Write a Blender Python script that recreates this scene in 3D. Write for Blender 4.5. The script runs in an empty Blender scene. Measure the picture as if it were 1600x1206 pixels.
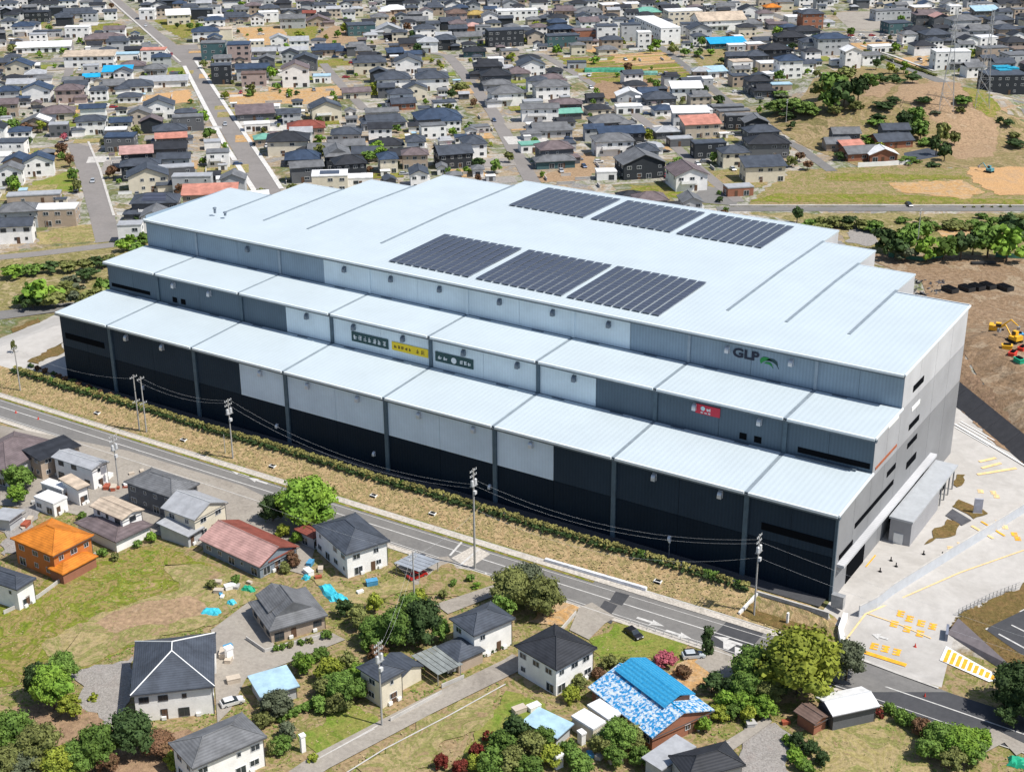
import bpy, math, random
import numpy as np
from mathutils import Vector, noise
random.seed(7)
R_=math.radians
sc=bpy.context.scene
COL=sc.collection
# ------------------------------------------------------------------ camera, sky, sun, exposure
FOC,YAW,PIT,ROLL=2241.64,-0.5672,-0.3994,-0.0055
CAM=np.array([77.27,-236.56,147.4])
def basis():
    cy,sy=math.cos(YAW),math.sin(YAW);cp,sp=math.cos(PIT),math.sin(PIT)
    F=np.array([sy*cp,cy*cp,sp]);r=np.array([cy,-sy,0.]);u=np.cross(r,F)
    c,s=math.cos(ROLL),math.sin(ROLL)
    return c*r+s*u,-s*r+c*u,F
cr,cu,cf=basis()
cd=bpy.data.cameras.new('camera');cam=bpy.data.objects.new('camera',cd);COL.objects.link(cam)
from mathutils import Matrix
M=Matrix(((cr[0],cu[0],-cf[0],CAM[0]),(cr[1],cu[1],-cf[1],CAM[1]),(cr[2],cu[2],-cf[2],CAM[2]),(0,0,0,1)))
cam.matrix_world=M
cd.sensor_width=36;cd.lens=36*FOC/1600;cd.clip_start=1;cd.clip_end=6000
sc.camera=cam
SUN_AZ,SUN_EL=8.0,57.0        # direction to the sun: degrees from +X towards +Y, height
W=bpy.data.worlds.new('World');sc.world=W;W.use_nodes=True
nt=W.node_tree;bg=nt.nodes['Background'];sky=nt.nodes.new('ShaderNodeTexSky')
sky.sky_type='NISHITA';sky.sun_disc=False;sky.sun_elevation=R_(SUN_EL);sky.sun_rotation=R_(90-SUN_AZ)
sky.air_density=1.0;sky.dust_density=1.0
nt.links.new(sky.outputs[0],bg.inputs[0]);bg.inputs[1].default_value=0.11
ld=bpy.data.lights.new('sun','SUN');ld.energy=4.9;ld.angle=R_(.5);ld.color=(1,.955,.88)
sun=bpy.data.objects.new('sun',ld);COL.objects.link(sun)
sd=Vector((math.cos(R_(SUN_AZ))*math.cos(R_(SUN_EL)),math.sin(R_(SUN_AZ))*math.cos(R_(SUN_EL)),math.sin(R_(SUN_EL))))
sun.rotation_euler=sd.to_track_quat('Z','Y').to_euler();sun.location=(0,0,300)
sc.view_settings.view_transform='Standard';sc.view_settings.look='None'
sc.view_settings.exposure=0.17;sc.view_settings.gamma=1.0
try: sc.view_settings.use_curve_mapping=False
except Exception: pass
# ------------------------------------------------------------------ terrain height, photo ray -> ground point
def ss(a,b,x):
    t=min(1,max(0,(x-a)/(b-a)));return t*t*(3-2*t)
def lin(a,b,x): return min(1,max(0,(x-a)/(b-a)))
HILL=[]   # (x,y,rx,ry,ang,h)
def h(x,y):
    z=-3.
    # warehouse platform
    west=lin(-262,-250,x);north=1-lin(124,138,y)
    edge=-4.3
    if x>2.2: edge=8.; fr=lin(-13.5,edge,y)      # driveway ramp
    elif x>-1: t=(x+1)/3.2; fr=lin(-12.2,-4.3,y)*(1-t)+lin(-13.5,8,y)*t
    else: fr=lin(-12.2,edge,y)
    east=1-lin(60,75,x)
    if -13.3<x<1.2 and y<-5.: fr=min(fr,.22*lin(-12.2,-5,y))
    z=-3+3*min(west,north,fr,east)
    # earth embankment north-east
    s=.731*(x+5.5)+.682*(y-104.6)
    along=.682*(x+5.5)-.731*(y-104.6)
    if s>0:
        k=lin(-62,-30,along)*(1-lin(55,75,s))
        e=4.2*lin(2.2,9,s)+2.8*lin(9,17,s)
        if k>0: z=max(z,-3+(3+e)*k+(noise.noise(Vector((x*.09,y*.09,2)))*1.3+noise.noise(Vector((x*.3,y*.3,7)))*.45)*lin(5,12,s)*k)
    for (a,b,ra,rb,an,hh) in HILL:
        dx,dy=x-a,y-b;c_,s_=math.cos(an),math.sin(an)
        u=(dx*c_+dy*s_)/ra;v=(-dx*s_+dy*c_)/rb;q=u*u+v*v
        if q<1: z+=hh*(1-q)**2
    return z
def ray(px,py): return cf*FOC+cr*(px-800)+cu*(603-py)
def at(px,py,dz=0.):
    d=ray(px,py);z=-3.+dz
    for i in range(14):
        p=CAM+d*((z-CAM[2])/d[2]);z=.5*z+.5*(h(p[0],p[1])+dz)
    p=CAM+d*((z-CAM[2])/d[2]);return Vector(p)
def atz(px,py,z):
    d=ray(px,py);return Vector(CAM+d*((z-CAM[2])/d[2]))
_c=atz(1440,175,0);HILL.append((_c.x,_c.y,95,60,R_(30),15))
_c=atz(1310,135,0);HILL.append((_c.x,_c.y,50,35,R_(30),7))
def topx(x,y,z):
    d=np.array([x,y,z])-CAM;w=d@cf;return 800+FOC*(d@cr)/w,603-FOC*(d@cu)/w
# ------------------------------------------------------------------ materials
MAT={}
def mat(n,c,rough=.8,metal=0.,var=.12,scale=.6,bump=0.,bscale=8.,wave=None,c2=None,spec=.3,geo=False,isl=0.):
    if n in MAT: return MAT[n]
    m=bpy.data.materials.new(n);m.use_nodes=True;t=m.node_tree;N=t.nodes;L=t.links
    p=N['Principled BSDF'];p.inputs['Roughness'].default_value=rough;p.inputs['Metallic'].default_value=metal
    p.inputs['Specular IOR Level'].default_value=spec
    tc=N.new('ShaderNodeTexCoord') if not geo else N.new('ShaderNodeNewGeometry')
    co=tc.outputs['Object'] if not geo else tc.outputs['Position']
    no=N.new('ShaderNodeTexNoise');no.inputs['Scale'].default_value=scale;no.inputs['Detail'].default_value=6;no.inputs['Roughness'].default_value=.65
    L.new(co,no.inputs['Vector'])
    mx=N.new('ShaderNodeMix');mx.data_type='RGBA'
    c2_=c2 if c2 else tuple(v*(1-2*var) for v in c)
    c1_=c if c2 else tuple(min(1,v*(1+var)) for v in c)
    mx.inputs[6].default_value=(*c1_,1);mx.inputs[7].default_value=(*c2_,1)
    mr=N.new('ShaderNodeMapRange');mr.inputs[1].default_value=.35;mr.inputs[2].default_value=.65
    L.new(no.outputs[0],mr.inputs[0]);L.new(mr.outputs[0],mx.inputs[0])
    out=mx.outputs[2]
    if isl:
        g=N.new('ShaderNodeNewGeometry');oi=N.new('ShaderNodeObjectInfo')
        ad=N.new('ShaderNodeMath');ad.operation='ADD';L.new(g.outputs['Random Per Island'],ad.inputs[0]);L.new(oi.outputs['Random'],ad.inputs[1])
        m2=N.new('ShaderNodeMapRange');m2.inputs[1].default_value=0;m2.inputs[2].default_value=2;m2.inputs[3].default_value=1-isl;m2.inputs[4].default_value=1+isl
        L.new(ad.outputs[0],m2.inputs[0])
        hs=N.new('ShaderNodeHueSaturation');L.new(m2.outputs[0],hs.inputs['Value']);L.new(out,hs.inputs['Color']);out=hs.outputs[0]
    if wave:
        wv=N.new('ShaderNodeTexWave');wv.wave_type='BANDS';wv.bands_direction=wave[0];wv.inputs['Scale'].default_value=wave[1];wv.inputs['Distortion'].default_value=wave[3] if len(wave)>3 else 0
        L.new(co,wv.inputs['Vector'])
        m3=N.new('ShaderNodeMapRange');m3.inputs[3].default_value=1-wave[2];m3.inputs[4].default_value=1
        L.new(wv.outputs[1],m3.inputs[0])
        h3=N.new('ShaderNodeHueSaturation');L.new(m3.outputs[0],h3.inputs['Value']);L.new(out,h3.inputs['Color']);out=h3.outputs[0]
        bp=N.new('ShaderNodeBump');bp.inputs['Strength'].default_value=.35;bp.inputs['Distance'].default_value=.05
        L.new(wv.outputs[1],bp.inputs['Height']);L.new(bp.outputs[0],p.inputs['Normal'])
    elif bump:
        nb=N.new('ShaderNodeTexNoise');nb.inputs['Scale'].default_value=bscale;nb.inputs['Detail'].default_value=4;L.new(co,nb.inputs['Vector'])
        bp=N.new('ShaderNodeBump');bp.inputs['Strength'].default_value=bump;bp.inputs['Distance'].default_value=.3
        L.new(nb.outputs[0],bp.inputs['Height']);L.new(bp.outputs[0],p.inputs['Normal'])
    L.new(out,p.inputs['Base Color'])
    MAT[n]=m;return m
def ground_mat(n,cols,scale,rough=.95,fine=2.0,bump=.4,lots=0,dist=1.5,amp=.34):
    """noise driven ramp over several colours, in world metres"""
    if n not in ('yard_concrete','asphalt','warm_asphalt','new_asphalt','sidewalk','town_ground'):
        cols=[tuple(max(0,(sum(c)/3+(v-sum(c)/3)*1.22))*.8 for v in c) for c in cols]
    if n in MAT: return MAT[n]
    m=bpy.data.materials.new(n);m.use_nodes=True;t=m.node_tree;N=t.nodes;L=t.links
    p=N['Principled BSDF'];p.inputs['Roughness'].default_value=rough;p.inputs['Specular IOR Level'].default_value=.1
    g=N.new('ShaderNodeNewGeometry');co=g.outputs['Position']
    a=N.new('ShaderNodeTexNoise');a.inputs['Scale'].default_value=scale;a.inputs['Detail'].default_value=9;a.inputs['Roughness'].default_value=.72;a.inputs['Distortion'].default_value=dist
    L.new(co,a.inputs['Vector'])
    src=a.outputs[0]
    if lots:
        mp=N.new('ShaderNodeMapping');mp.inputs['Rotation'].default_value=(0,0,R_(-43));L.new(co,mp.inputs['Vector'])
        vo=N.new('ShaderNodeTexVoronoi');vo.distance='CHEBYCHEV';vo.inputs['Scale'].default_value=lots;vo.inputs['Randomness'].default_value=.8
        L.new(mp.outputs[0],vo.inputs['Vector'])
        sp=N.new('ShaderNodeSeparateColor');L.new(vo.outputs['Color'],sp.inputs[0])
        ma=N.new('ShaderNodeMath');ma.operation='MULTIPLY_ADD';ma.inputs[1].default_value=.62;L.new(sp.outputs[0],ma.inputs[0])
        mb=N.new('ShaderNodeMath');mb.operation='MULTIPLY_ADD';mb.inputs[1].default_value=.9;mb.inputs[2].default_value=-.27;L.new(src,mb.inputs[0]);L.new(mb.outputs[0],ma.inputs[2]);src=ma.outputs[0]
    r=N.new('ShaderNodeValToRGB');e=r.color_ramp
    lo,hi=(.33,.67) if not lots else (.05,.8)
    while len(e.elements)<len(cols): e.elements.new(.5)
    for i,c in enumerate(cols):
        e.elements[i].position=lo+(hi-lo)*i/(len(cols)-1);e.elements[i].color=(*c,1)
    L.new(src,r.inputs[0])
    f=N.new('ShaderNodeTexNoise');f.inputs['Scale'].default_value=fine;f.inputs['Detail'].default_value=5;f.inputs['Roughness'].default_value=.7;L.new(co,f.inputs['Vector'])
    mr=N.new('ShaderNodeMapRange');mr.inputs[1].default_value=.3;mr.inputs[2].default_value=.7;mr.inputs[3].default_value=1-amp;mr.inputs[4].default_value=1+amp
    L.new(f.outputs[0],mr.inputs[0])
    hs=N.new('ShaderNodeHueSaturation');L.new(mr.outputs[0],hs.inputs['Value']);L.new(r.outputs[0],hs.inputs['Color']);L.new(hs.outputs[0],p.inputs['Base Color'])
    bp=N.new('ShaderNodeBump');bp.inputs['Strength'].default_value=bump;bp.inputs['Distance'].default_value=.5;L.new(f.outputs[0],bp.inputs['Height']);L.new(bp.outputs[0],p.inputs['Normal'])
    MAT[n]=m;return m
GREEN=(.095,.15,.035);DGREEN=(.05,.085,.025);YGREEN=(.2,.25,.06);TAN=(.36,.275,.175);STRAW=(.41,.33,.205);DIRT=(.3,.22,.15);LCON=(.45,.43,.395);GCON=(.33,.325,.315);ORNG=(.52,.33,.17)
g_town=ground_mat('town_ground',[(.2,.195,.185),(.25,.24,.23),(.3,.225,.14),(.38,.36,.33),(.12,.14,.045),(.33,.31,.28),(.1,.125,.04),(.25,.2,.12),(.4,.375,.34)],.06,lots=.055,fine=.9)
g_dry=ground_mat('dry_grass',[TAN,(.33,.29,.14),STRAW,(.22,.23,.09),TAN,DIRT],.12,fine=1.6)
g_slope=ground_mat('straw_slope',[(.36,.25,.15),(.5,.37,.235),(.26,.235,.115),(.54,.41,.265),(.39,.29,.17),(.52,.4,.26)],.25,fine=1.2,bump=.7)
g_green=ground_mat('green_grass',[(.11,.14,.035),(.2,.24,.055),(.33,.25,.135),(.15,.18,.04),(.24,.26,.07),(.37,.275,.17)],.15,fine=1.5)
g_lawn=ground_mat('lawn',[(.13,.2,.04),(.2,.25,.07),(.27,.26,.1),(.15,.2,.05)],.12,fine=2)
g_mixed=ground_mat('weedy_ground',[(.16,.18,.065),(.33,.245,.155),(.37,.29,.19),(.17,.19,.06),(.38,.29,.18),(.25,.185,.125)],.22,fine=1.4)
g_bare=ground_mat('bare_soil',[(.4,.29,.19),(.5,.38,.26),ORNG,(.48,.37,.25)],.14,fine=1.2)
g_sand=ground_mat('pale_earth',[(.31,.22,.15),(.41,.3,.21),(.34,.25,.17),(.45,.35,.26)],.1,fine=1.)
g_works=ground_mat('site_earth',[(.22,.155,.105),(.33,.245,.175),(.26,.185,.125),(.4,.32,.24),(.21,.165,.1)],.06,fine=.7,bump=1.)
g_brown=ground_mat('brown_earth',[(.27,.19,.13),(.36,.26,.18),(.3,.21,.15),(.42,.31,.22)],.12,fine=.9,bump=.8)
g_orange=ground_mat('orange_earth',[(.5,.33,.2),(.58,.38,.22),(.47,.34,.23)],.08)
g_gravel=ground_mat('gravel',[(.3,.28,.26),(.37,.35,.33),(.33,.3,.28)],.3,fine=3.)
g_hill=ground_mat('hill_scrub_ground',[(.19,.17,.08),(.33,.25,.155),(.24,.21,.11),(.39,.3,.2),(.17,.16,.075),(.34,.26,.17)],.045,fine=.7,bump=.8)
g_scrub=ground_mat('scrub',[(.14,.15,.06),(.36,.3,.18),(.2,.19,.08),(.45,.37,.25),(.12,.13,.05)],.09,fine=.8,bump=.8)
g_conc=ground_mat('yard_concrete',[(.42,.4,.375),(.465,.445,.42),(.4,.38,.355),(.48,.46,.435)],.04,fine=.5,bump=.03,amp=.07,dist=.4)
g_lot=ground_mat('lot_concrete',[(.29,.265,.235),(.36,.33,.295),(.40,.37,.33),(.31,.285,.25)],.1,fine=1.4,bump=.1,amp=.15,dist=.6)
g_asph=ground_mat('asphalt',[(.15,.146,.143),(.19,.184,.177),(.165,.16,.155)],.05,fine=1.2,bump=.05,amp=.1,dist=.3)
g_asphw=ground_mat('warm_asphalt',[(.2,.187,.178),(.235,.218,.208),(.19,.178,.17)],.03,fine=1.2,bump=.05,amp=.09,dist=.3)
g_asphd=ground_mat('new_asphalt',[(.06,.062,.068),(.08,.081,.087)],.07,fine=.9,bump=.05,amp=.1)
g_walk=ground_mat('sidewalk',[(.42,.39,.34),(.5,.46,.41),(.37,.34,.29)],.4,fine=2,bump=.1)
g_bed=ground_mat('planting_bed',[(.17,.115,.065),(.22,.155,.08),(.15,.12,.055),(.27,.19,.1)],.3,fine=1.4,bump=.7)
m_white=mat('white_paint',(.8,.8,.78),.6,var=.04)
m_line=mat('road_paint',(.55,.54,.52),.8,var=.12,scale=1.2)
m_yel=mat('yellow_paint',(.85,.42,.035),.8,var=.12,scale=1)
m_yelf=mat('faded_yellow_paint',(.8,.57,.28),.8,var=.1,scale=1)
m_kerb=mat('kerb_concrete',(.5,.48,.45),.9,var=.1)
m_conc=mat('concrete',(.42,.41,.4),.9,var=.12,scale=.8)
m_dark=mat('dark_void',(.008,.009,.011),.95,var=.05,spec=.0)
m_glass=mat('window_glass',(.03,.04,.05),.12,spec=.6,var=.1)
m_frame=mat('window_frame',(.55,.56,.57),.5,var=.03)
m_frame_d=mat('dark_window_frame',(.08,.08,.085),.5,var=.03)
m_metal=mat('galvanised_steel',(.42,.43,.44),.5,.5,var=.1)
m_rail=mat('pole_concrete',(.38,.37,.35),.8,var=.1)
m_black=mat('black_rubber',(.02,.02,.02),.7)
# ------------------------------------------------------------------ mesh helpers
class B:
    def __init__(s): s.v=[];s.f=[];s.m=[];s.ms=[]
    def mi(s,m):
        if m not in s.ms: s.ms.append(m)
        return s.ms.index(m)
    def add(s,vs,fs,m):
        o=len(s.v);s.v+=[tuple(v) for v in vs];k=s.mi(m)
        for f in fs: s.f.append([i+o for i in f]);s.m.append(k)
        return s
    def box(s,x0,y0,z0,x1,y1,z1,m):
        return s.add([(x0,y0,z0),(x1,y0,z0),(x1,y1,z0),(x0,y1,z0),(x0,y0,z1),(x1,y0,z1),(x1,y1,z1),(x0,y1,z1)],
            [(0,3,2,1),(4,5,6,7),(0,1,5,4),(1,2,6,5),(2,3,7,6),(3,0,4,7)],m)
    def cyl(s,p,q,r,r2,m,n=8):
        p=Vector(p);q=Vector(q);a=(q-p).normalized();u=a.orthogonal().normalized();w=a.cross(u)
        vs=[p+(u*math.cos(6.2832*i/n)+w*math.sin(6.2832*i/n))*r for i in range(n)]+[q+(u*math.cos(6.2832*i/n)+w*math.sin(6.2832*i/n))*r2 for i in range(n)]
        return s.add(vs,[(i,(i+1)%n,n+(i+1)%n,n+i) for i in range(n)]+[tuple(range(n))[::-1],tuple(range(n,2*n))],m)
    def prism(s,poly,z0,z1,m):
        n=len(poly);vs=[(x,y,z0) for x,y in poly]+[(x,y,z1) for x,y in poly]
        return s.add(vs,[tuple(range(n))[::-1],tuple(range(n,2*n))]+[(i,(i+1)%n,n+(i+1)%n,n+i) for i in range(n)],m)
    def mesh(s,name):
        me=bpy.data.meshes.new(name);me.from_pydata(s.v,[],s.f)
        for m in s.ms: me.materials.append(m)
        me.polygons.foreach_set('material_index',s.m);me.update();return me
    def obj(s,name,parent=None,loc=None,rz=0,**k): return put(name,s.mesh(name),parent,loc,rz,**k)
def put(name,me,parent=None,loc=None,rz=0,label=None,cat=None,group=None,kind=None,scale=None):
    o=bpy.data.objects.new(name,me);COL.objects.link(o)
    if parent: o.parent=parent
    if loc is not None: o.location=loc
    if rz: o.rotation_euler=(0,0,rz)
    if scale is not None: o.scale=scale if hasattr(scale,'__len__') else (scale,)*3
    if label:o['label']=label
    if cat:o['category']=cat
    if group:o['group']=group
    if kind:o['kind']=kind
    return o
def thing(name,label,cat,loc,rz=0,group=None): return put(name,None,None,loc,rz,label,cat,group)
# labels kept unique: queue and resolve at the end
LQ=[]   # (obj, base label, px, py)
def queue(o,base): LQ.append((o,base))
LAND=[(345,230,'beside the straight road'),(230,50,'by the upper straight road'),(190,112,'near the bright blue roofs'),(150,300,'beside the short grey street'),(60,300,'by the small green lawn'),(80,75,'near the long pale shop'),(85,20,'at the top left'),
(70,160,'in the left town block'),(165,190,'above the short grey street'),(285,240,'above the warehouse left end'),(410,58,'by the bare brown field'),(440,155,'by the long brown strip'),(515,55,'by the pale gravel lot'),(345,75,'near the road junction'),
(470,20,'in the far town centre'),(600,30,'near the big slate building'),(600,110,'in the slate roofed block'),(560,170,'in the middle town block'),(660,210,'in the block above the roof'),(480,240,'behind the roof left end'),(575,270,'just behind the warehouse roof'),(710,275,'near the lane lower end'),(765,200,'beside the diagonal lane'),(700,130,'left of the diagonal lane'),
(730,40,'near the black apartment block'),(830,25,'at the top middle'),(850,110,'left of the allotment'),(800,150,'right of the diagonal lane'),(850,210,'between the two lanes'),(880,265,'by the bare earth lot'),(960,110,'by the netted allotment'),(950,35,'behind the netted allotment'),(1000,160,'right of the allotment lane'),(960,210,'by the allotment lane end'),(1000,265,'by the black gabled house'),
(1075,35,'near the long white flats'),(1090,100,'near the second lane top'),(1080,180,'in the white roofed row'),(1140,190,'in the black box row'),(1130,270,'by the right lane end'),(1190,265,'by the grass field corner'),
(1190,100,'above the wooded hill'),(1150,50,'near the teal tarp shed'),(1260,60,'in the dark roofed estate'),(1350,40,'near the car park'),(1210,25,'near the top road'),(1310,130,'on the wooded hill'),(1240,165,'by the clipped green mound'),(1340,225,'at the hillside farm'),(1430,200,'on the sandy hill'),
(1440,60,'right of the car park'),(1400,100,'beside the hedge lined road'),(1500,80,'near the steel pylons'),(1560,120,'by the blue tarped building'),(1550,30,'at the top right'),(1500,250,'near the digger'),(1500,300,'in the right grass field'),(1460,370,'behind the earth mound'),(1300,340,'behind the roof right end'),(1550,480,'on the earth works'),
(60,420,'left of the warehouse'),(150,400,'by the warehouse left corner'),(40,540,'on the left concrete apron'),(80,720,'by the solar striped roof'),(60,850,'by the orange roofed house'),(190,800,'by the tan roofed house'),(300,790,'by the light grey gable'),(400,850,'by the pink roofed house'),(480,780,'beside the main road'),(550,860,'by the tall white house'),(655,890,'by the metal carport'),(450,960,'by the grey tiled bungalow'),(150,930,'in the green weedy field'),(270,1060,'by the triangular slate roof'),(80,1090,'in the lower left grove'),(210,1160,'below the triangular slate roof'),(340,1160,'by the bottom hip roof'),(430,1080,'by the blue metal shed'),(540,1080,'in the overgrown garden'),(640,980,'in the central garden'),(600,1060,'by the small cream house'),(740,970,'by the brick based house'),(830,920,'by the side road mouth'),(865,1040,'by the square white house'),(990,1000,'on the lawn plot'),(1020,1080,'by the blue roofed house'),(930,1130,'by the white carport'),(800,1160,'by the bottom garden'),(1110,1030,'by the silver car'),(1170,1080,'below the road tree'),(1250,1030,'at the driveway mouth'),(1300,1100,'by the red brown shed'),(1400,1130,'by the straw plot'),(1490,1160,'in the bottom right corner'),(1560,970,'in the brown planting bed'),(1500,860,'in the warehouse yard'),(700,1140,'on the verge below lane'),(500,1150,'on the mown plot'),(700,900,'by the road crossing')]
def place(px,py):
    best=min(LAND,key=lambda l:((l[0]-px))**2+((l[1]-py)*1.5)**2);return best[2]
_o1=['','first','second','third','fourth','fifth','sixth','seventh','eighth','ninth','tenth','eleventh','twelfth','thirteenth','fourteenth','fifteenth','sixteenth','seventeenth','eighteenth','nineteenth','twentieth']
_t={20:'twenty',30:'thirty',40:'forty',50:'fifty'}
def ordw(n): return _o1[n]+' nearest' if n<=20 else (_t[n//10*10]+('-'+_o1[n%10] if n%10 else '')+' nearest')
ORD=['nearest','second nearest','third nearest','fourth nearest','fifth nearest','sixth nearest','seventh nearest','eighth nearest','ninth nearest','tenth nearest','eleventh nearest','twelfth nearest']
def resolve():
    d={}
    for o,b in LQ: d.setdefault(b,[]).append(o)
    for b,os in d.items():
        if len(os)==1: os[0]['label']=b;continue
        os.sort(key=lambda o:(Vector(CAM)-o.location).length)
        for i,o in enumerate(os):
            o['label']=b+', '+(ORD[0] if i==0 else ordw(i+1))
# ------------------------------------------------------------------ terrain mesh
def axis(lo,a,b,hi,st):
    v=[lo]
    x=lo
    while x<a: x=min(a,x+max(st,(a-x)*.25));v.append(x)
    while x<b: x+=st;v.append(x)
    while x<hi: x=min(hi,x+max(st,(x-b)*.3+st));v.append(x)
    return v
xs=axis(-3000,-300,90,3000,3.);ys=axis(-900,-40,200,4000,2.5)
# extra resolution over the hill
def refine(v,a,b,st):
    v=[q for q in v if q<a or q>b];x=a
    while x<=b: v.append(x);x+=st
    return sorted(v)
ys=refine(ys,200.5,620,6.)
NX,NY=len(xs),len(ys)
vs=[(x,y,h(x,y)) for y in ys for x in xs]
fs=[(j*NX+i,j*NX+i+1,(j+1)*NX+i+1,(j+1)*NX+i) for j in range(NY-1) for i in range(NX-1)]
b=B();b.mi(g_town);b.mi(g_mixed);b.v=vs;b.f=fs
b.m=[1 if (ys[k//(NX-1)]<-4) else 0 for k in range(len(fs))]
b.obj('ground',kind='structure')
LAY=[0];PAVED=[]
SOFT={'dry_grass','green_grass','lawn','weedy_ground','bare_soil','pale_earth','brown_earth','orange_earth','gravel','scrub','planting_bed'}
def drape(name,pts,m,dz=None,kind='structure',cell=0,world=False,**kw):
    """ground sheet following the terrain; pts are photo points or metres"""
    LAY[0]+=1
    if dz is None: dz=.03
    dz+=LAY[0]*.0005
    P=[Vector((p[0],p[1],0)) for p in pts] if world else [at(*p) for p in pts]
    if m.name in SOFT and not world:
        # natural ground has a ragged outline
        Q=[]
        for i in range(len(P)):
            a,b_=P[i],P[(i+1)%len(P)];L=(b_-a).length;n=max(1,min(60,int(L/1.3)));nn=Vector((-(b_-a).y,(b_-a).x,0)).normalized()
            for k in range(n):
                q=a.lerp(b_,k/n);am=min(1.4,L*.12)
                q=q+nn*am*(noise.noise(Vector((q.x*.22,q.y*.22,0)))*1.6+noise.noise(Vector((q.x*.9,q.y*.9,5)))*.7)
                Q.append(q)
        P=Q
    import bmesh
    bm=bmesh.new();f=bm.faces.new([bm.verts.new((p.x,p.y,0)) for p in P])
    if cell:
        x0=min(p.x for p in P);x1=max(p.x for p in P);y0=min(p.y for p in P);y1=max(p.y for p in P)
        X=[v for v in xs if x0<v<x1];Y=[v for v in ys if y0<v<y1]
        for v in X: bmesh.ops.bisect_plane(bm,geom=bm.verts[:]+bm.edges[:]+bm.faces[:],plane_co=(v,0,0),plane_no=(1,0,0))
        for v in Y: bmesh.ops.bisect_plane(bm,geom=bm.verts[:]+bm.edges[:]+bm.faces[:],plane_co=(0,v,0),plane_no=(0,1,0))
    for v in bm.verts: v.co.z=h(v.co.x,v.co.y)+dz
    bmesh.ops.recalc_face_normals(bm,faces=bm.faces)
    if bm.faces[:] and sum(q.normal.z for q in bm.faces)<0: bmesh.ops.reverse_faces(bm,faces=bm.faces)
    me=bpy.data.meshes.new(name);bm.to_mesh(me);bm.free();me.materials.append(m)
    if m.name in ('lot_concrete','gravel','asphalt'): PAVED.append([(p.x,p.y) for p in P])
    return put(name,me,kind=kind,**kw)
ROADS=[]  # world polylines with half width, for keeping fillers away
FIELDS=[] # world polygons
def strip(name,pts,w,m,dz=.06,world=False,off=0.,reg=True,kind='structure',**kw):
    P=[Vector((p[0],p[1],0)) for p in pts] if world else [at(*p) for p in pts]
    P=[Vector((p.x,p.y,0)) for p in P]
    Q=[]
    for i in range(len(P)-1):
        n=max(1,int((P[i+1]-P[i]).length/12))
        for k in range(n): Q.append(P[i].lerp(P[i+1],k/n))
    Q.append(P[-1]);vs=[];LAY[0]+=1;dz+=LAY[0]*.0005
    for i,p in enumerate(Q):
        t=(Q[min(i+1,len(Q)-1)]-Q[max(i-1,0)]).normalized();n=Vector((-t.y,t.x,0))
        for s in (-w/2+off,w/2+off):
            q=p+n*s;vs.append((q.x,q.y,h(q.x,q.y)+dz))
    bb=B().add(vs,[(2*i,2*i+2,2*i+3,2*i+1) for i in range(len(Q)-1)],m)
    me=bb.mesh(name)
    if reg: ROADS.append(([(p.x,p.y) for p in P],w/2))
    o=put(name,me,kind=kind,**kw)
    me.flip_normals() if me.polygons[0].normal.z<0 else None
    return o
def wallstrip(name,pts,hh,th,m,label=None,cat='wall',base=-.3,world=False,dz=0,cap=None,group=None):
    P=[Vector((p[0],p[1],0)) for p in pts] if world else [at(*p) for p in pts]
    o=thing(name,label,cat,Vector((P[0].x,P[0].y,h(P[0].x,P[0].y)))) if cap else None
    b=B();c_=B();O=Vector((P[0].x,P[0].y,h(P[0].x,P[0].y)))
    Q=[]
    for i in range(len(P)-1):
        n=max(1,int((P[i+1]-P[i]).length/5))
        for k in range(n): Q.append(P[i].lerp(P[i+1],k/n))
    Q.append(P[-1])
    for i in range(len(Q)-1):
        p,q=Q[i],Q[i+1];t=(q-p);t.z=0;t.normalize();n=Vector((-t.y,t.x,0))*th/2
        def ring(pt,bb,zz0,zz1,k=1.):
            z=h(pt.x,pt.y)-O.z+dz
            return [Vector((pt.x-O.x,pt.y-O.y,0))-n*k+Vector((0,0,z+zz0)),Vector((pt.x-O.x,pt.y-O.y,0))+n*k+Vector((0,0,z+zz0)),Vector((pt.x-O.x,pt.y-O.y,0))+n*k+Vector((0,0,z+zz1)),Vector((pt.x-O.x,pt.y-O.y,0))-n*k+Vector((0,0,z+zz1))]
        F=[(0,1,2,3),(7,6,5,4),(0,4,5,1),(1,5,6,2),(2,6,7,3),(3,7,4,0)]
        b.add(ring(p,b,base,hh)+ring(q,b,base,hh),F,m)
        if cap: c_.add(ring(p,b,hh,hh+.12,1.35)+ring(q,b,hh,hh+.12,1.35),F,cap)
    if cap:
        b.obj('wall_body',o);c_.obj('coping',o);return o
    return b.obj(name,None,O,label=label,cat=cat,group=group)
# ------------------------------------------------------------------ main setting surfaces near the warehouse
drape('concrete_yard',[(-0.2,-3.9),(4,-5.5),(9.5,-12.3),(26,-13.3),(23.5,3),(31,22),(60,62),(60,100),(14,86),(-5,104),(-44,130),(-44,60),(-.2,60)],g_conc,world=True,cell=1,dz=.05)
drape('concrete_apron',[(-60,575),(-20,540),(5,526),(100,486),(112,500),(112,592),(70,580),(-60,592)],g_conc,cell=1,dz=.05)
drape('embankment_slope',[(-300,-3.9),(-.5,-3.9),(1.5,-5),(4.5,-11.5),(-34,-11.5),(-300,-12.3)],g_slope,world=True,cell=1,dz=.06)
drape('foundation_strip',[(-217,-3.5),(-1,-3.5),(-1,0),(-217,0)],g_asphd,world=True,dz=.08)
RC=[(-330,-18),(-120,-18),(-60,-18),(15,-18),(45,-19.3),(120,-22)]
strip('main_road',RC,10.2,g_asph,dz=.05,world=True)
strip('main_road_new_surface',[(-16,-17.9),(45,-19.3),(120,-22)],10.0,g_asphd,dz=.062,world=True)
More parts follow.
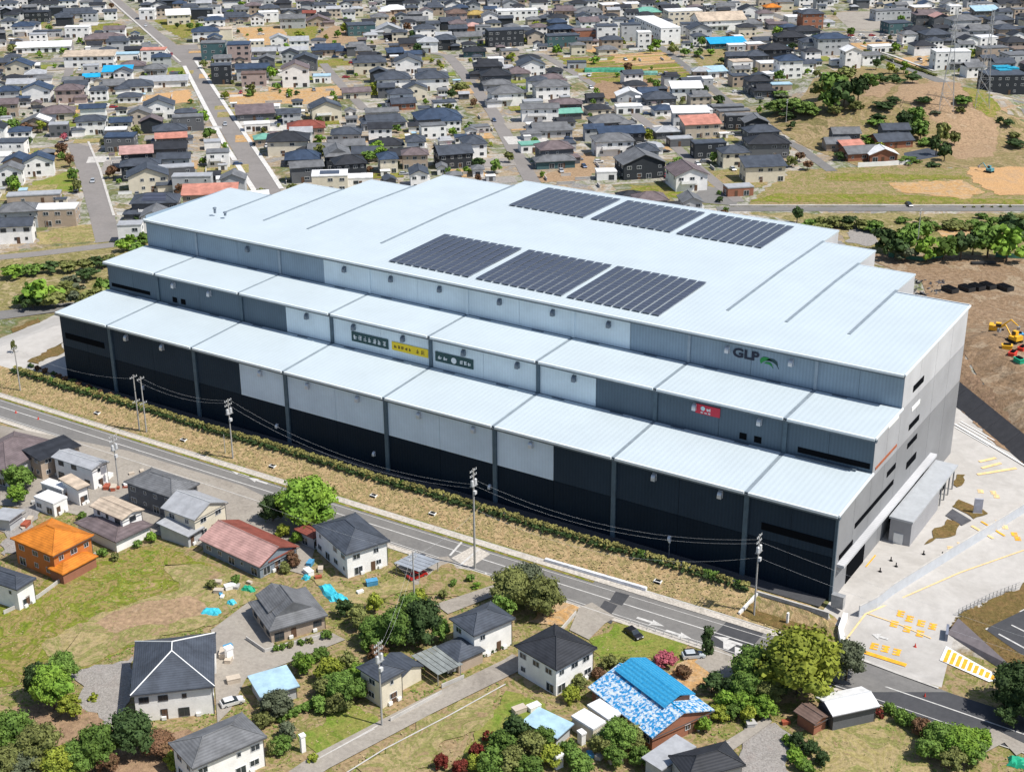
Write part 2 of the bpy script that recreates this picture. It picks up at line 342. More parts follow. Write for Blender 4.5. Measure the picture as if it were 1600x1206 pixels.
strip('sidewalk',[(-330,-13.6),(-34,-12.6),(8,-12.5)],1.9,g_walk,dz=.14,world=True)
strip('verge_grass',[(-330,-14.9),(-45,-14.0)],.7,g_green,dz=.1,world=True)
strip('kerb',[(-330,-13.0+.35),(-60,-12.),(8,-11.6)],.25,m_kerb,dz=.24,world=True)
strip('near_sidewalk',[(-330,-24.2),(-60,-24.),(16,-24.)],1.5,g_walk,dz=.12,world=True)
strip('near_kerb',[(-330,-23.4),(-60,-23.2),(45,-24.6),(120,-27.2)],.25,m_kerb,dz=.2,world=True)
strip('centre_line',[(-330,-18.3),(-60,-18.2),(15,-18),(45,-19.3),(120,-22)],.28,m_line,dz=.075,world=True,reg=False)
strip('edge_line',[(-330,-15.7),(-60,-15.2),(8,-14.6)],.16,m_line,dz=.075,world=True,reg=False)
strip('edge_line',[(-330,-22.6),(-60,-22.4),(15,-22.6),(45,-23.6),(120,-26.3)],.18,m_line,dz=.075,world=True,reg=False)
# road crossing ladder and arrows
for a,b_ in (((703,868),(726,842)),((760,895),(745,918)),((748,858),(716,886))): strip('stop_line',[a,b_],.5,m_line,dz=.08,reg=False)
drape('crossing_apron',[(705,872),(742,852),(766,866),(733,888)],g_walk,dz=.078)
drape('road_patch',[(952,940),(962,924),(984,930),(972,946)],g_asphd,dz=.08)
drape('road_patch',[(935,952),(945,938),(965,946),(955,960)],g_asphd,dz=.08)
drape('road_patch',[(930,962),(938,955),(960,966),(955,975)],g_asphd,dz=.08)
def arrow(px0,py0,L=5,w=.25,flip=1,m=m_line):
    p=at(px0,py0);b=B();x,y=p.x,p.y
    pts=[(0,-w),(L*.55*flip,-w),(L*.5*flip,-1.0),(L*flip,0),(L*.5*flip,1.0),(L*.55*flip,w),(0,w)]
    drape('road_arrow',[(x+u,y+v) for u,v in pts],m,dz=.085,world=True)
arrow(390,744,6,.35,-1);arrow(418,756,6,.35,-1);arrow(995,965,6,.35,1);arrow(1040,985,5.5,.35,1);arrow(1160,1008,6,.4,-1)
for k in range(3):
    a=at(1130+k*18,1000+k*10);drape('hatch_marking',[(a.x,a.y),(a.x+2.8,a.y-.2),(a.x+2.2,a.y-2.6),(a.x+1.2,a.y-2.6)],m_line,dz=.085,world=True)
# ------------------------------------------------------------------ WAREHOUSE
XS=[-214.9,-196.2,-166.6,-137.1,-107.4,-77.8,-48.3,-18.7,0.]
D2,D3=18.05,33.55;H1,H1b,H2,H2b,H3,H3b=19.0,20.0,27.93,28.3,35.97,37.1
REAR=[(-214.9,-199.2,67),(-199.2,-184.5,82),(-184.5,-169,95.5),(-169,-144.2,111.5),(-144.2,-46,118.2),(-46,-31.8,106.3),(-31.8,-17.3,93),(-17.3,0,78)]
def corr(n,c,r=.55,dirn='X',sc_=.42,amt=.12,metal=.0,var=.06,spec=.2): return mat(n,c,r,metal,var=var,scale=.09,wave=(dirn,sc_,amt),spec=spec)
w_roof=corr('roof_metal',(.485,.555,.595),.5,'X',.26,.045,.0,.022,spec=.25)
w_navy=corr('wall_navy',(.028,.045,.066),.5,spec=.08);w_blk=corr('wall_dark_navy',(.010,.019,.031),.45,spec=.06)
w_slate=corr('wall_slate',(.10,.145,.19),.5);w_blue=corr('wall_blue_grey',(.27,.355,.44),.5)
w_wht=corr('wall_pale',(.70,.81,.88),.5,amt=.05);w_wht1=corr('wall_pale_lower',(.64,.74,.84),.5,amt=.05)
w_r1=corr('side_wall_grey',(.255,.26,.27),.55,'Y');w_r2=corr('side_wall_mid_grey',(.385,.39,.405),.55,'Y');w_r3=corr('side_wall_pale_grey',(.54,.545,.56),.55,'Y')
w_pil=mat('steel_pillar',(.085,.13,.17),.5,.2,var=.08);w_pilb=mat('blue_grey_pillar',(.30,.37,.44),.5,.2,var=.05)
w_gut=mat('gutter_metal',(.13,.165,.2),.5,.3,var=.08);w_joint=mat('roof_joint_cover',(.27,.32,.36),.5,.2,var=.08)
w_edge=mat('roof_edge_trim',(.74,.79,.82),.45,.1,var=.03)
w_hood=mat('vent_hood_metal',(.62,.64,.68),.35,.4,var=.04);w_hoodd=mat('dark_vent_hood',(.2,.24,.29),.45,.3)
wh=thing('warehouse','huge three tiered logistics warehouse with white metal roof and dark navy front','warehouse',(0,0,0))
def panel(x0,x1,y,z0,z1,m,name='wall_panel',par=wh,t=.18,inset=.04):
    return B().box(x0+inset,y,z0+inset,x1-inset,y+t,z1-inset,m).obj(name,par)
B().box(-214.7,.25,-.5,-.25,118,5,m_dark).v  # (unused size guard)
core=B()
core.prism([(-214.7,.2),(-.2,.2),(-.2,77.8),(-214.7,66.8)],-3.2,18.6,w_gut)
core.prism([(-214.7,D2+.2),(-.2,D2+.2),(-.2,77.8),(-214.7,66.8)],18.6,27.6,w_gut)
core.prism([(-214.7,D3+.2),(-.2,D3+.2),(-.2,77.8),(-214.7,66.8)],27.6,35.6,w_gut)
for (a,b_,y) in REAR: core.box(a+.2,60.,-3.3,b_-.2,y-.25,36.0,w_gut)
core.obj('wall_core',wh)
mids=[]
for i in range(8):
    a,c=XS[i],XS[i+1];mids+= [(a,(a+c)/2),((a+c)/2,c)]
for k,(a,c) in enumerate(mids):
    wht=-153<a and c<-61
    panel(a,c,0,-1.0,9.35,w_blk);panel(a,c,-.03 if wht else 0,9.35,18.75,w_wht1 if wht else w_navy)
    panel(a,c,D2-(.03 if wht else 0),19.9,27.7,w_wht if wht else w_slate)
    panel(a,c,D3-(.03 if wht else 0),28.2,35.75,w_wht if wht else w_blue)
for i,x in enumerate(XS[1:-1]):
    B().box(x-.5,-.45,-.6,x+.5,.02,18.6,w_pil).obj('pillar',wh)
    B().box(x-.45,D2-.4,20,x+.45,D2+.02,27.6,w_pil).obj('pillar',wh)
    wl=-150<x<-60
    B().box(x-.35,D3-.3,28.2,x+.35,D3+.02,35.6,w_wht if wl else w_pilb).obj('pillar',wh)
    for z in np.arange(1,18,1.6):
        pass
B().box(-.5,-.12,-.6,.06,.3,18.6,w_pil).obj('corner_trim',wh)
# right side wall: three tone bands, panels every ~15 m
def ypanel(y0,y1,z0,z1,m,x=0.):
    return B().box(x-.15,y0+.04,z0+.04,x+.03,y1-.04,z1-.04,m).obj('wall_panel',wh)
ysp=[0,9.,18.05,25.8,33.55,44.6,55.7,66.8,77.9]
for i in range(8):
    a,c=ysp[i],ysp[i+1]
    ypanel(a,c,-.6,18.8,w_r1)
    if a>=18: ypanel(a,c,18.8,27.7,w_r2)
    if a>=33: ypanel(a,c,27.7,35.8,w_r3)
# wedge fills under the sloping roof edges
B().add([(.02,0,18.75),(.02,D2,18.75),(.02,D2,19.9),(-.15,0,18.75),(-.15,D2,18.75),(-.15,D2,19.9)],[(0,1,2),(5,4,3),(0,2,5,3)],w_r1).obj('gable_wedge',wh)
B().add([(.02,D3,35.75),(.02,77.9,35.75),(.02,77.9,36.85),(-.15,D3,35.75),(-.15,77.9,35.75),(-.15,77.9,36.85)],[(0,1,2),(5,4,3)],w_r3).obj('gable_wedge',wh)
# left side wall and the rear steps
B().box(-215.05,0,-.6,-214.85,66.9,18.7,w_navy).obj('wall_panel',wh)
B().box(-215.05,D2,18.7,-214.85,66.9,27.6,w_slate).obj('wall_panel',wh)
B().box(-215.05,D3,27.6,-214.85,66.9,36.8,w_blue).obj('wall_panel',wh)
for i,(a,c,y) in enumerate(REAR):
    B().box(a,y-.2,-3.2,c,y,36.8,w_r2).obj('wall_panel',wh)
    if i>=4 and i<7: B().box(c-.15,REAR[i+1][2],-3.2,c+.03,y,36.8,w_r3).obj('wall_panel',wh)
    if i<4: B().box(c-.1,y,-3.2,c+.1,REAR[i+1][2],36.8,w_blue).obj('wall_panel',wh)
# roofs: panels per bay, thin eave fascia, gutters and joint covers
def slab(name,quad,t,m,par=wh):
    lo=[(x,y,z-t) for x,y,z in quad];n=len(quad)
    return B().add(list(quad)+lo,[tuple(range(n)),tuple(range(n,2*n))[::-1]]+[(i,(i+1)%n,n+(i+1)%n,n+i)[::-1] for i in range(n)],m).obj(name,par)
for i in range(8):
    a,c=XS[i],XS[i+1];A=a-(.5 if i==0 else -.45);Cc=c+(.12 if i==7 else -.45)
    for (y0,y1,z0,z1) in ((-.75,D2-.55,H1,H1b),(D2-.75,D3-.55,H2,H2b+.0)):
        slab('roof_panel',[(A,y0,z0),(Cc,y0,z0),(Cc,y1,z1),(A,y1,z1)],.28,w_roof)
        slab('eave_trim',[(A,y0-.35,z0-.02),(Cc,y0-.35,z0-.02),(Cc,y0,z0+.03),(A,y0,z0+.03)],.5,w_edge)
        slab('eave_gutter',[(A-.4,y0-.2,z0-.5),(Cc+.4,y0-.2,z0-.5),(Cc+.4,y0+.6,z0-.5),(A-.4,y0+.6,z0-.5)],.42,w_gut)
        if i<7: slab('roof_joint',[(c-.45,y0+.1,z0-.1),(c+.45,y0+.1,z0-.1),(c+.45,y1,z1-.1),(c-.45,y1,z1-.1)],.2,w_joint)
for (y,z) in ((D2-.55,H1b),(D3-.55,H2b)):
    b=B();b.box(-214.9,y,z-.25,0,y+.56,z-.02,w_gut)
    for x in np.arange(-207,-5,14.8):
        b.box(x,y-.5,z-.05,x+3.2,y,z+.07,w_gut)
    b.obj('valley_gutter',wh)
# main roof: sloping front band and stepped flat field
YB=48.;YS=78.
def zr_(y): return H3+(H3b-H3)*min(1,max(0,(y-32.8)/(YS-32.8)))
for i in range(8):
    a,c=XS[i],XS[i+1]
    slab('roof_panel',[(a-(.5 if i==0 else 0),D3-.75,H3),(c+(.12 if i==7 else 0),D3-.75,H3),(c+(.12 if i==7 else 0),YB,zr_(YB)),(a-(.5 if i==0 else 0),YB,zr_(YB))],.28,w_roof)
    slab('eave_trim',[(a,D3-1.1,H3-.02),(c,D3-1.1,H3-.02),(c,D3-.75,H3+.03),(a,D3-.75,H3+.03)],.5,w_edge)
    slab('eave_gutter',[(a,D3-.95,H3-.5),(c,D3-.95,H3-.5),(c,D3-.1,H3-.5),(a,D3-.1,H3-.5)],.42,w_gut)
for i,(a,c,y) in enumerate(REAR):
    A,C_=a-(.5 if i==0 else 0),c+(.12 if i==7 else 0);ym=min(y+.3,YS)
    slab('roof_panel',[(A,YB,zr_(YB)),(C_,YB,zr_(YB)),(C_,ym,zr_(ym)),(A,ym,zr_(ym))],.28,w_roof)
    if y+.3>YS+.5: slab('roof_panel',[(A,YS,H3b),(C_,YS,H3b),(C_,y+.3,H3b),(A,y+.3,H3b)],.28,w_roof)
    ze=zr_(y)+.1;slab('eave_trim',[(a,y+.3,ze),(c,y+.3,ze),(c,y+.55,ze),(a,y+.55,ze)],.5,w_edge)
for x,y1 in ((-199.2,68),(-184.5,83),(-169,97),(-144.2,113),(-46,107.5),(-31.8,94.5),(-17.3,79.5)):
    ym=min(y1,YS);slab('roof_joint',[(x-.36,YB,zr_(YB)+.14),(x+.36,YB,zr_(YB)+.14),(x+.36,ym,zr_(ym)+.14),(x-.36,ym,zr_(ym)+.14)],.2,w_joint)
    if y1>YS: B().box(x-.36,YS,H3b-.05,x+.36,y1,H3b+.14,w_joint).obj('roof_joint',wh)
slab('side_trim',[(.1,-.9,H1+.1),(.45,-.9,H1+.1),(.45,D2,H1b+.1),(.1,D2,H1b+.1)],.4,w_edge)
slab('side_trim',[(.1,D2-.9,H2+.1),(.45,D2-.9,H2+.1),(.45,D3,H2b+.1),(.1,D3,H2b+.1)],.4,w_edge)
slab('side_trim',[(.1,D3-.9,H3+.1),(.45,D3-.9,H3+.1),(.45,78.2,H3b+.1),(.1,78.2,H3b+.1)],.4,w_edge)
# window strips and openings on the front
def win(x0,x1,y,z0,z1,m=m_dark,name='window'):
    o=B().box(x0,y-.10,z0,x1,y-.02,z1,m).obj(name,wh);return o
win(-213.6,-199,0,11.7,13.3);win(-15.4,-.7,0,11.3,12.9)
win(-214,-199.5,D2,20.9,21.9);win(-15.8,-.6,D2,20.7,21.9)
for x in (-190.4,-187.4,-27.9,-24.6): win(x-.8,x+.8,D2,20.6,22.0)
for x in (-15.8,): B().box(x,D2-1.2,20.1,-3,D2-.7,20.35,w_gut).obj('roof_louvre',wh)
# vent hoods: quarter round cowls
def hood(m):
    b=B();n=7;pr=[]
    for k in range(n+1):
        t=math.pi/2*k/n;pr.append((-1.1*math.sin(t),1.1*math.cos(t)-.2))
    for s,sg in ((-.55,1),(.55,-1)):
        pass
    vs=[];
    for (y,z) in pr: vs+= [(-.55,y,z),(.55,y,z)]
    fs=[(2*k,2*k+2,2*k+3,2*k+1) for k in range(n)]
    vs+=[(-.55,0,-.9),(.55,0,-.9),(-.55,-1.1,-.9),(.55,-1.1,-.9)]
    q=len(vs)-4
    fs+=[(2*n,q+2,q+3,2*n+1)]
    b.add(vs,fs,m)
    for s in (0,1):
        ring=[2*k+s for k in range(n+1)]+[q+2+s,q+s]
        b.add([vs[r] for r in ring],[tuple(range(len(ring))) if s else tuple(range(len(ring)))[::-1]],m)
    b.box(-.6,-.05,-1.0,.6,.0,.98,m)
    b.add([(-.5,-.1,-.88),(.5,-.1,-.88),(.5,-1.05,-.88),(-.5,-1.05,-.88)],[(0,1,2,3)],m_dark)
    return b.mesh('vent_hood')
hm=hood(w_hood);hm2=hood(w_hoodd)
VX=[-190.2,-177.5,-144.9,-130.2,-115.4,-98,-83.3,-68.5,-39.1,-24.4]
for i,x in enumerate(VX):
    put('vent_hood',hm,wh,(x,0,16.6),scale=.8);put('vent_hood',hm if i in(0,1,8,9) else hm2,wh,(x,D2,25.5),scale=.8)
    if i>0: put('vent_hood',hm if i in(8,9) else hm2,wh,(x,D3,33.3),scale=.8)
for i,x in enumerate(VX[::2]): put('vent_hood',hm,wh,(x+4,0,3.6),scale=.55)
# right wall windows, canopy, doors, annex
def rwin(y0,y1,z0,z1,m=m_dark): return B().box(.03,y0,z0,.14,y1,z1,m).obj('window',wh)
for y0,y1,z0,z1 in ((40.2,47.2,29.4,30.8),(40.2,47,20.6,21.9),(40.6,47,16.2,17.4),(41.5,48,11.0,12.6),(28.0,33.4,14.8,16.),(10,33,11.2,12.3),(2,9.6,7.9,9.)): rwin(y0,y1,z0,z1)
for y0,y1,z in ((40.8,46.2,25.),(25.5,31.8,27.1)): rwin(y0,y1,z-.3,z+.7,m_white)
rwin(19.6,32.6,20.0,20.6,mat('rust_panel',(.35,.1,.04),.6))
B().box(.03,1.2,6.9,1.5,60,7.5,w_r3).obj('canopy',wh)
rwin(7.4,17.6,-.1,6.4);rwin(33,39,2,4.6);rwin(50,56,2.,4.6)
ax=thing('annex_office','long low grey annex with flat roof against the warehouse side wall','annex',(0,0,0))
an_g=corr('annex_cladding',(.38,.38,.395),.6,'Y',3)
B().box(1.6,28.8,0,6.1,48,5.5,an_g).obj('wall',ax)
B().box(1.6,48,0,4.2,59.5,5.5,an_g).obj('wall',ax)
B().box(1.3,28.5,5.5,6.4,60.2,5.95,mat('annex_roof_metal',(.47,.49,.51),.45,.2,var=.05)).obj('roof',ax)
for y in (50,53,56,59.3): B().box(5.7,y,0,6,y+.3,5.5,m_metal).obj('column',ax)
B().box(4.2,48.3,.1,4.32,59.2,4.6,m_dark).obj('glazing',ax)
B().box(2.6,28.66,0,4.6,28.8,2.4,m_white).obj('door',ax)
# signs
def text_mesh(s,size,m,name='lettering',bold=.0):
    cu_=bpy.data.curves.new('t','FONT');cu_.body=s;cu_.size=size;cu_.extrude=.05;cu_.offset=bold
    o=bpy.data.objects.new('t',cu_);COL.objects.link(o)
    dg=bpy.context.evaluated_depsgraph_get();me=bpy.data.meshes.new_from_object(o.evaluated_get(dg))
    bpy.data.objects.remove(o);me.name=name
    me.materials.clear();me.materials.append(m)
    x=[v.co.x for v in me.vertices];y=[v.co.y for v in me.vertices]
    x0,x1,y0,y1=min(x),max(x),min(y),max(y)
    for v in me.vertices: v.co=Vector(((v.co.x-x0)/(x1-x0),-v.co.z,(v.co.y-y0)/(y1-y0)))
    return me
m_navyl=mat('sign_navy',(.012,.02,.045),.4,var=.02);m_sgreen=mat('sign_green',(.02,.25,.06),.4,var=.02);m_sdg=mat('sign_dark_green',(.015,.06,.065),.4,var=.02)
m_syel=mat('sign_yellow',(.82,.6,.02),.4,var=.02);m_sred=mat('sign_red',(.6,.035,.07),.4,var=.02);m_swh=mat('sign_white',(.75,.78,.8),.5,var=.02);m_sbr=mat('sign_brown',(.16,.1,.02),.5)
gl=put('lettering',text_mesh('GLP',1,m_navyl,bold=.03),wh,(-37.8,D3-.12,31.9),scale=(6.1,1,2.1))
def arc(cx,cz,r0,r1,a0,a1,m,wx=1.,name='logo_arc'):
    n=10;vs=[]
    for k in range(n+1):
        t=k/n;a=R_(a0+(a1-a0)*t);w=math.sin(math.pi*min(1,t*1.15+.05))*(r1-r0)
        for r in (r0,r0+max(.06,w)):
            vs.append((cx+math.cos(a)*r*wx,D3-.12,cz+math.sin(a)*r))
    vs2=[(x,y+.1,z) for x,y,z in vs];N=len(vs)
    f=[(2*k,2*k+1,2*k+3,2*k+2) for k in range(n)]
    f+=[(N+2*k,N+2*k+2,N+2*k+3,N+2*k+1) for k in range(n)]
    f+=[(2*k+1,N+2*k+1,N+2*k+3,2*k+3) for k in range(n)]+[(2*k,2*k+2,N+2*k+2,N+2*k) for k in range(n)]
    return B().add(vs,f[:n],m).add(vs2,f[:n],m).add(vs+vs2,f[2*n:],m).obj(name,wh)
arc(-29.2,31.1,1.5,2.4,160,60,m_sgreen,1.35);arc(-29.6,30.6,2.0,2.7,100,15,m_sdg,1.25);arc(-29.9,30.6,1.2,1.7,110,20,m_sgreen,1.3)
def strokes(x0,x1,z0,z1,m,n,seed,y,par,hh=.7,circ=None):
    rnd=random.Random(seed);b=B();w=(x1-x0)/n
    for i in range(n):
        a=x0+i*w+w*.1;e=a+w*.75;mid=(z0+z1)/2;q=(z1-z0)*hh/2
        for k in range(rnd.randint(2,3)):
            z=mid-q+2*q*(k+.3)/3;b.box(a+rnd.random()*w*.2,y-.04,z,e-rnd.random()*w*.15,y,z+.16,m)
        for k in range(rnd.randint(1,2)):
            x=a+rnd.random()*w*.6;b.box(x,y-.05,mid-q,x+.16,y-.01,mid+q*rnd.uniform(.6,1),m)
    b.obj('lettering',par)
def sign(x0,x1,z0,z1,m,y,label=None):
    o=B().box(x0,y-.22,z0,x1,y-.06,z1,m).obj('sign_board',wh)
    if label:o['label']=label
    return o
s=sign(-131,-119.9,21.8,24.3,m_sdg,D2,'dark green sign board with white lettering');strokes(-130.6,-120.3,22,24.1,m_swh,7,1,D2-.22,s,.6)
s=sign(-118.8,-108.2,22.0,24.1,m_syel,D2,'yellow sign board with dark lettering');strokes(-118.2,-113,22.3,23.7,m_sbr,5,2,D2-.22,s,.55);strokes(-112,-108.9,22.3,23.8,m_sbr,2,3,D2-.22,s,.75)
s=sign(-106.1,-95.4,21.8,24.2,m_sdg,D2,'dark green sign board with round white mark');strokes(-105.6,-102.4,22,23.8,m_swh,2,4,D2-.22,s,.5);strokes(-99.2,-95.9,22,23.9,m_swh,3,5,D2-.22,s,.5)
B().cyl((-100.8,D2-.23,22.9),(-100.8,D2-.29,22.9),.75,.75,m_swh,14).obj('emblem',s)
s=sign(-38.9,-33.3,24.2,26.3,m_sred,D2,'red sign board with white emblem')
B().cyl((-37.2,D2-.23,25.5),(-37.2,D2-.29,25.5),.5,.5,mat('sign_cyan',(.6,.85,.9),.5),12).obj('emblem',s);strokes(-36.6,-35.2,24.9,26.,m_swh,1,6,D2-.22,s,.7);strokes(-37.8,-35.3,24.25,24.9,m_swh,3,8,D2-.22,s,.5)
# ------------------------------------------------------------------ solar arrays on the roof
def solar_mat():
    m=mat('solar_glass',(.07,.08,.115),.3,var=.1,spec=.5,wave=('Y',.19,.35));return m
m_sol=solar_mat();m_solf=mat('solar_frame',(.4,.42,.46),.4,.3)
ar=[(-133.6,93.3,114.8),(-107.2,93.3,114.8),(-81.2,93,114.8),(-133.6,37.2,61.8),(-107.4,37.2,61.8),(-81.8,37.,61.8)]
names=['rear row, left of three','rear row, middle of three','rear row, right of three','front row, left of three','front row, middle of three','front row, right of three']
for (x0,y0,y1),nm in zip(ar,names):
    zz=zr_
    o=thing('solar_array','dark solar panel array on the warehouse roof, '+nm,'solar panels',(x0,y0,zz(y0)),group='solar panel arrays on the warehouse roof')
    me=None;n=10;p=2.45
    key='flat' if y0>60 else 'front'
    L=y1-y0
    b=B();
    def sg(b,ya,yb):
        za,zb=zz(y0+ya)-zz(y0),zz(y0+yb)-zz(y0)
        q=[(0,ya,za+.38),(2.1,ya,za+.44),(2.1,yb,zb+.44),(0,yb,zb+.38)];lo=[(x,y,z-.07) for x,y,z in q]
        b.add(q,[(0,1,2,3)],m_sol);b.add(q+lo,[(7,6,5,4),(0,4,5,1),(1,5,6,2),(2,6,7,3),(3,7,4,0)],m_solf)
        for xx in (.15,1.8):
            b.box(xx,ya+.2,za+.0,xx+.08,yb-.2,za+.38,m_solf)
    if key=='flat': sg(b,0,L)
    else: sg(b,0,L)
    me=b.mesh('panel_row')
    for k in range(n): put('panel_row',me,o,(k*p,0,0))
for p,nm,hh in (((336,333),'small grey roof vent pipe on the left end of the warehouse roof',1.3),((352,337),'small pale roof stub beside the vent pipe on the warehouse roof',.8)):
    q=atz(*p,H3b);B().cyl((0,0,0),(0,0,hh),.35,.35,w_hoodd,10).cyl((0,0,hh),(0,0,hh+.3),.6,.45,w_hoodd,10).obj('roof_vent',None,q,label=nm,cat='vent')
# ------------------------------------------------------------------ town roads and plots
def field(name,pts,m,keep=True,cell=0,**k):
    o=drape(name,pts,m,cell=cell,**k)
    if keep: FIELDS.append([(at(*p).x,at(*p).y) for p in pts])
    return o
field('scrub_ground',[(-40,400),(240,368),(180,452),(95,482),(-40,498)],g_scrub,cell=1)
field('earth_works',[(1330,395),(1395,398),(1610,400),(1700,560),(1700,740),(1595,690),(1500,545),(1440,440)],g_works,cell=1,dz=.1)
field('earth_bank',[(1500,545),(1597,690),(1680,800),(1595,722),(1500,640),(1490,560)],g_brown,cell=1,dz=.16)
_m=mat('dark_sheeting',(.05,.05,.055),.6,var=.1)
def _e(al,s_,z): return (-5.5+.731*s_+.682*al,104.6+.682*s_-.731*al,z)
for k in range(14):
    a0,a1=-50+k*9.,-50+(k+1)*9.-.08
    B().add([_e(a0,-.3,.0),_e(a1,-.3,.0),_e(a1,4.2,3.4),_e(a0,4.2,3.4),_e(a0,4.4,-1),_e(a1,4.4,-1),_e(a0,-.3,-1),_e(a1,-.3,-1)],[(0,1,2,3),(3,2,5,4),(0,3,4,6),(1,7,5,2),(0,6,7,1)],_m).obj('retaining_slope',kind='structure')
field('grass_field',[(1165,320),(1232,268),(1300,262),(1420,262),(1620,262),(1620,320)],g_mixed,cell=1)
drape('green_band',[(1290,272),(1500,274),(1520,280),(1330,284),(1290,282)],g_green,dz=.1,cell=1);drape('green_band',[(1170,316),(1210,303),(1380,304),(1500,310),(1600,313),(1600,319)],g_green,dz=.1,cell=1)
drape('bare_strip',[(1390,287),(1500,282),(1540,300),(1510,311),(1400,300)],g_bare,dz=.11,cell=1)
field('orange_soil',[(1512,262),(1620,262),(1620,304),(1560,306),(1520,285)],g_orange,cell=1,dz=.13)
field('scrub_ground',[(1170,333),(1620,334),(1620,400),(1395,398),(1330,395),(1310,360)],g_scrub,cell=1)
drape('bare_patch',[(1325,358),(1365,352),(1385,368),(1360,385),(1325,380)],g_gravel,dz=.12)
drape('bare_patch',[(1460,360),(1530,356),(1535,366),(1480,372)],g_bare,dz=.12,cell=1)
field('sandy_hill_ground',[(1195,188),(1225,168),(1262,140),(1300,112),(1340,104),(1420,112),(1480,140),(1540,165),(1620,200),(1620,262),(1420,262),(1345,262),(1262,232)],g_hill,cell=1,dz=.1)
drape('sandy_patch',[(1450,128),(1500,130),(1530,160),(1560,200),(1555,245),(1490,250),(1480,215),(1450,180),(1395,150)],g_sand,cell=1,dz=.13)
drape('sandy_patch',[(1352,132),(1430,126),(1440,140),(1380,155),(1350,150)],g_sand,cell=1,dz=.13)
drape('weedy_patch',[(1340,190),(1380,180),(1400,200),(1370,215)],g_mixed,cell=1,dz=.14)
drape('dark_field_cover',[(1412,240),(1450,232),(1480,243),(1440,250),(1415,250)],mat('dark_sheeting2',(.07,.08,.1),.5),dz=.16,cell=1)
field('allotment',[(868,86),(930,92),(1036,78),(1088,118),(1050,124),(972,128),(968,152),(950,160),(905,118)],g_green)
for k in range(9):
    a=k/9.;strip('crop_row',[(876+a*40,92+a*36),(1040+a*42,83+a*34)],1.8 if k%2 else 2.6,[g_brown,g_lawn,g_bare,g_scrub][k%4],dz=.12,reg=False)
drape('bare_plot',[(940,127),(972,130),(968,152),(950,158),(925,138)],g_brown,dz=.1)
drape('bare_plot',[(972,126),(1045,122),(1048,142),(1010,150),(972,146)],g_brown,dz=.1)
drape('bare_plot',[(955,86),(1035,82),(1055,98),(1000,104),(960,98)],g_bare,dz=.1)
drape('bare_plot',[(945,76),(905,66),(898,74),(925,84)],g_bare,dz=.1)
field('weedy_plot',[(1075,82),(1150,72),(1165,86),(1150,112),(1105,116)],g_mixed)
field('green_plot',[(238,32),(300,27),(312,48),(285,62),(262,48)],g_green);field('green_plot',[(145,38),(190,37),(193,53),(142,50)],g_green)
field('green_plot',[(50,34),(80,32),(84,44),(50,46)],g_mixed);field('brown_field',[(370,44),(440,42),(457,66),(395,74)],g_bare)
field('gravel_lot',[(490,60),(522,40),(545,44),(560,66),(515,72)],g_sand);field('green_plot',[(442,44),(500,39),(490,62),(458,68)],g_green)
field('brown_strip',[(352,146),(440,143),(535,133),(548,150),(515,163),(362,164)],g_bare)
field('green_plot',[(488,95),(546,92),(546,103),(490,105)],g_green);field('bare_lot',[(242,148),(296,140),(302,160),(250,164)],g_orange)
field('lawn',[(52,286),(112,266),(132,300),(60,300)],g_lawn);drape('green_plot',[(70,250),(108,238),(112,264),(72,262)],g_mixed,dz=.1)
field('dry_plot',[(55,366),(148,348),(158,377),(60,383)],g_dry);field('bare_lot',[(838,276),(890,262),(895,238),(928,242),(932,268),(915,282),(846,286)],g_sand)
field('dry_plot',[(985,290),(1050,292),(1085,306),(1045,312),(985,306)],g_green);field('paved_lot',[(1090,300),(1120,272),(1155,310),(1150,322),(1075,315)],g_asph)
field('car_park',[(1300,62),(1330,52),(1395,52),(1400,66),(1340,72)],g_lot);drape('bare_strip',[(1325,68),(1412,66),(1405,76),(1350,80)],g_bare,dz=.1)
field('car_park',[(1300,20),(1370,18),(1385,45),(1330,48)],g_lot);field('building_plot',[(1395,92),(1450,88),(1448,104),(1420,108)],g_bare)
field('building_plot',[(1560,170),(1620,165),(1620,190),(1590,188)],g_sand);field('building_lot',[(1180,55),(1205,50),(1200,65),(1182,68)],g_lot)
field('road_junction',[(262,72),(308,70),(318,96),(285,104),(262,88)],g_asphw);field('green_plot',[(1480,150),(1500,146),(1560,172),(1555,186),(1520,170)],g_green,cell=1,dz=.16)
field('bare_lot',[(1080,270),(1180,262),(1200,290),(1140,300),(1110,290)],g_mixed)
m_walkp=mat('pale_sidewalk',(.6,.585,.56),.9,var=.1)
strip('street',[(178,0),(240,52),(292,92)],8.5,g_asphw);strip('street',[(296,98),(345,180),(425,306)],9,g_asphw)
strip('pale_kerb',[(172,0),(233,54),(282,98)],1.3,m_kerb,dz=.2,reg=False)
strip('pale_kerb',[(288,104),(326,178),(352,228),(398,300)],2.2,m_walkp,dz=.2,reg=False);strip('pale_kerb',[(306,96),(362,180),(418,262),(440,296)],2.,m_walkp,dz=.2,reg=False)
strip('street',[(698,86),(712,100),(770,175),(800,230),(835,290)],6.5,g_asphw);strip('street',[(848,86),(940,140),(1040,215),(1090,262),(1155,316)],5,g_asphw)
strip('street',[(1030,72),(1100,128),(1185,198),(1250,232),(1300,268)],5,g_asph);strip('street',[(122,225),(140,270),(160,340),(170,378)],9,g_asphw)
strip('pale_kerb',[(138,222),(156,265),(178,338)],1.,m_kerb,dz=.2,reg=False)
strip('embankment_road',[(-60,408),(60,397),(200,380)],6,g_asphw);strip('lower_road',[(-60,499),(0,493),(120,478)],8,g_asph)
strip('farm_road',[(1120,327),(1300,327),(1620,327)],6,g_asph);strip('pale_kerb',[(1140,322),(1300,322),(1620,322)],1.2,m_kerb,dz=.25,reg=False)
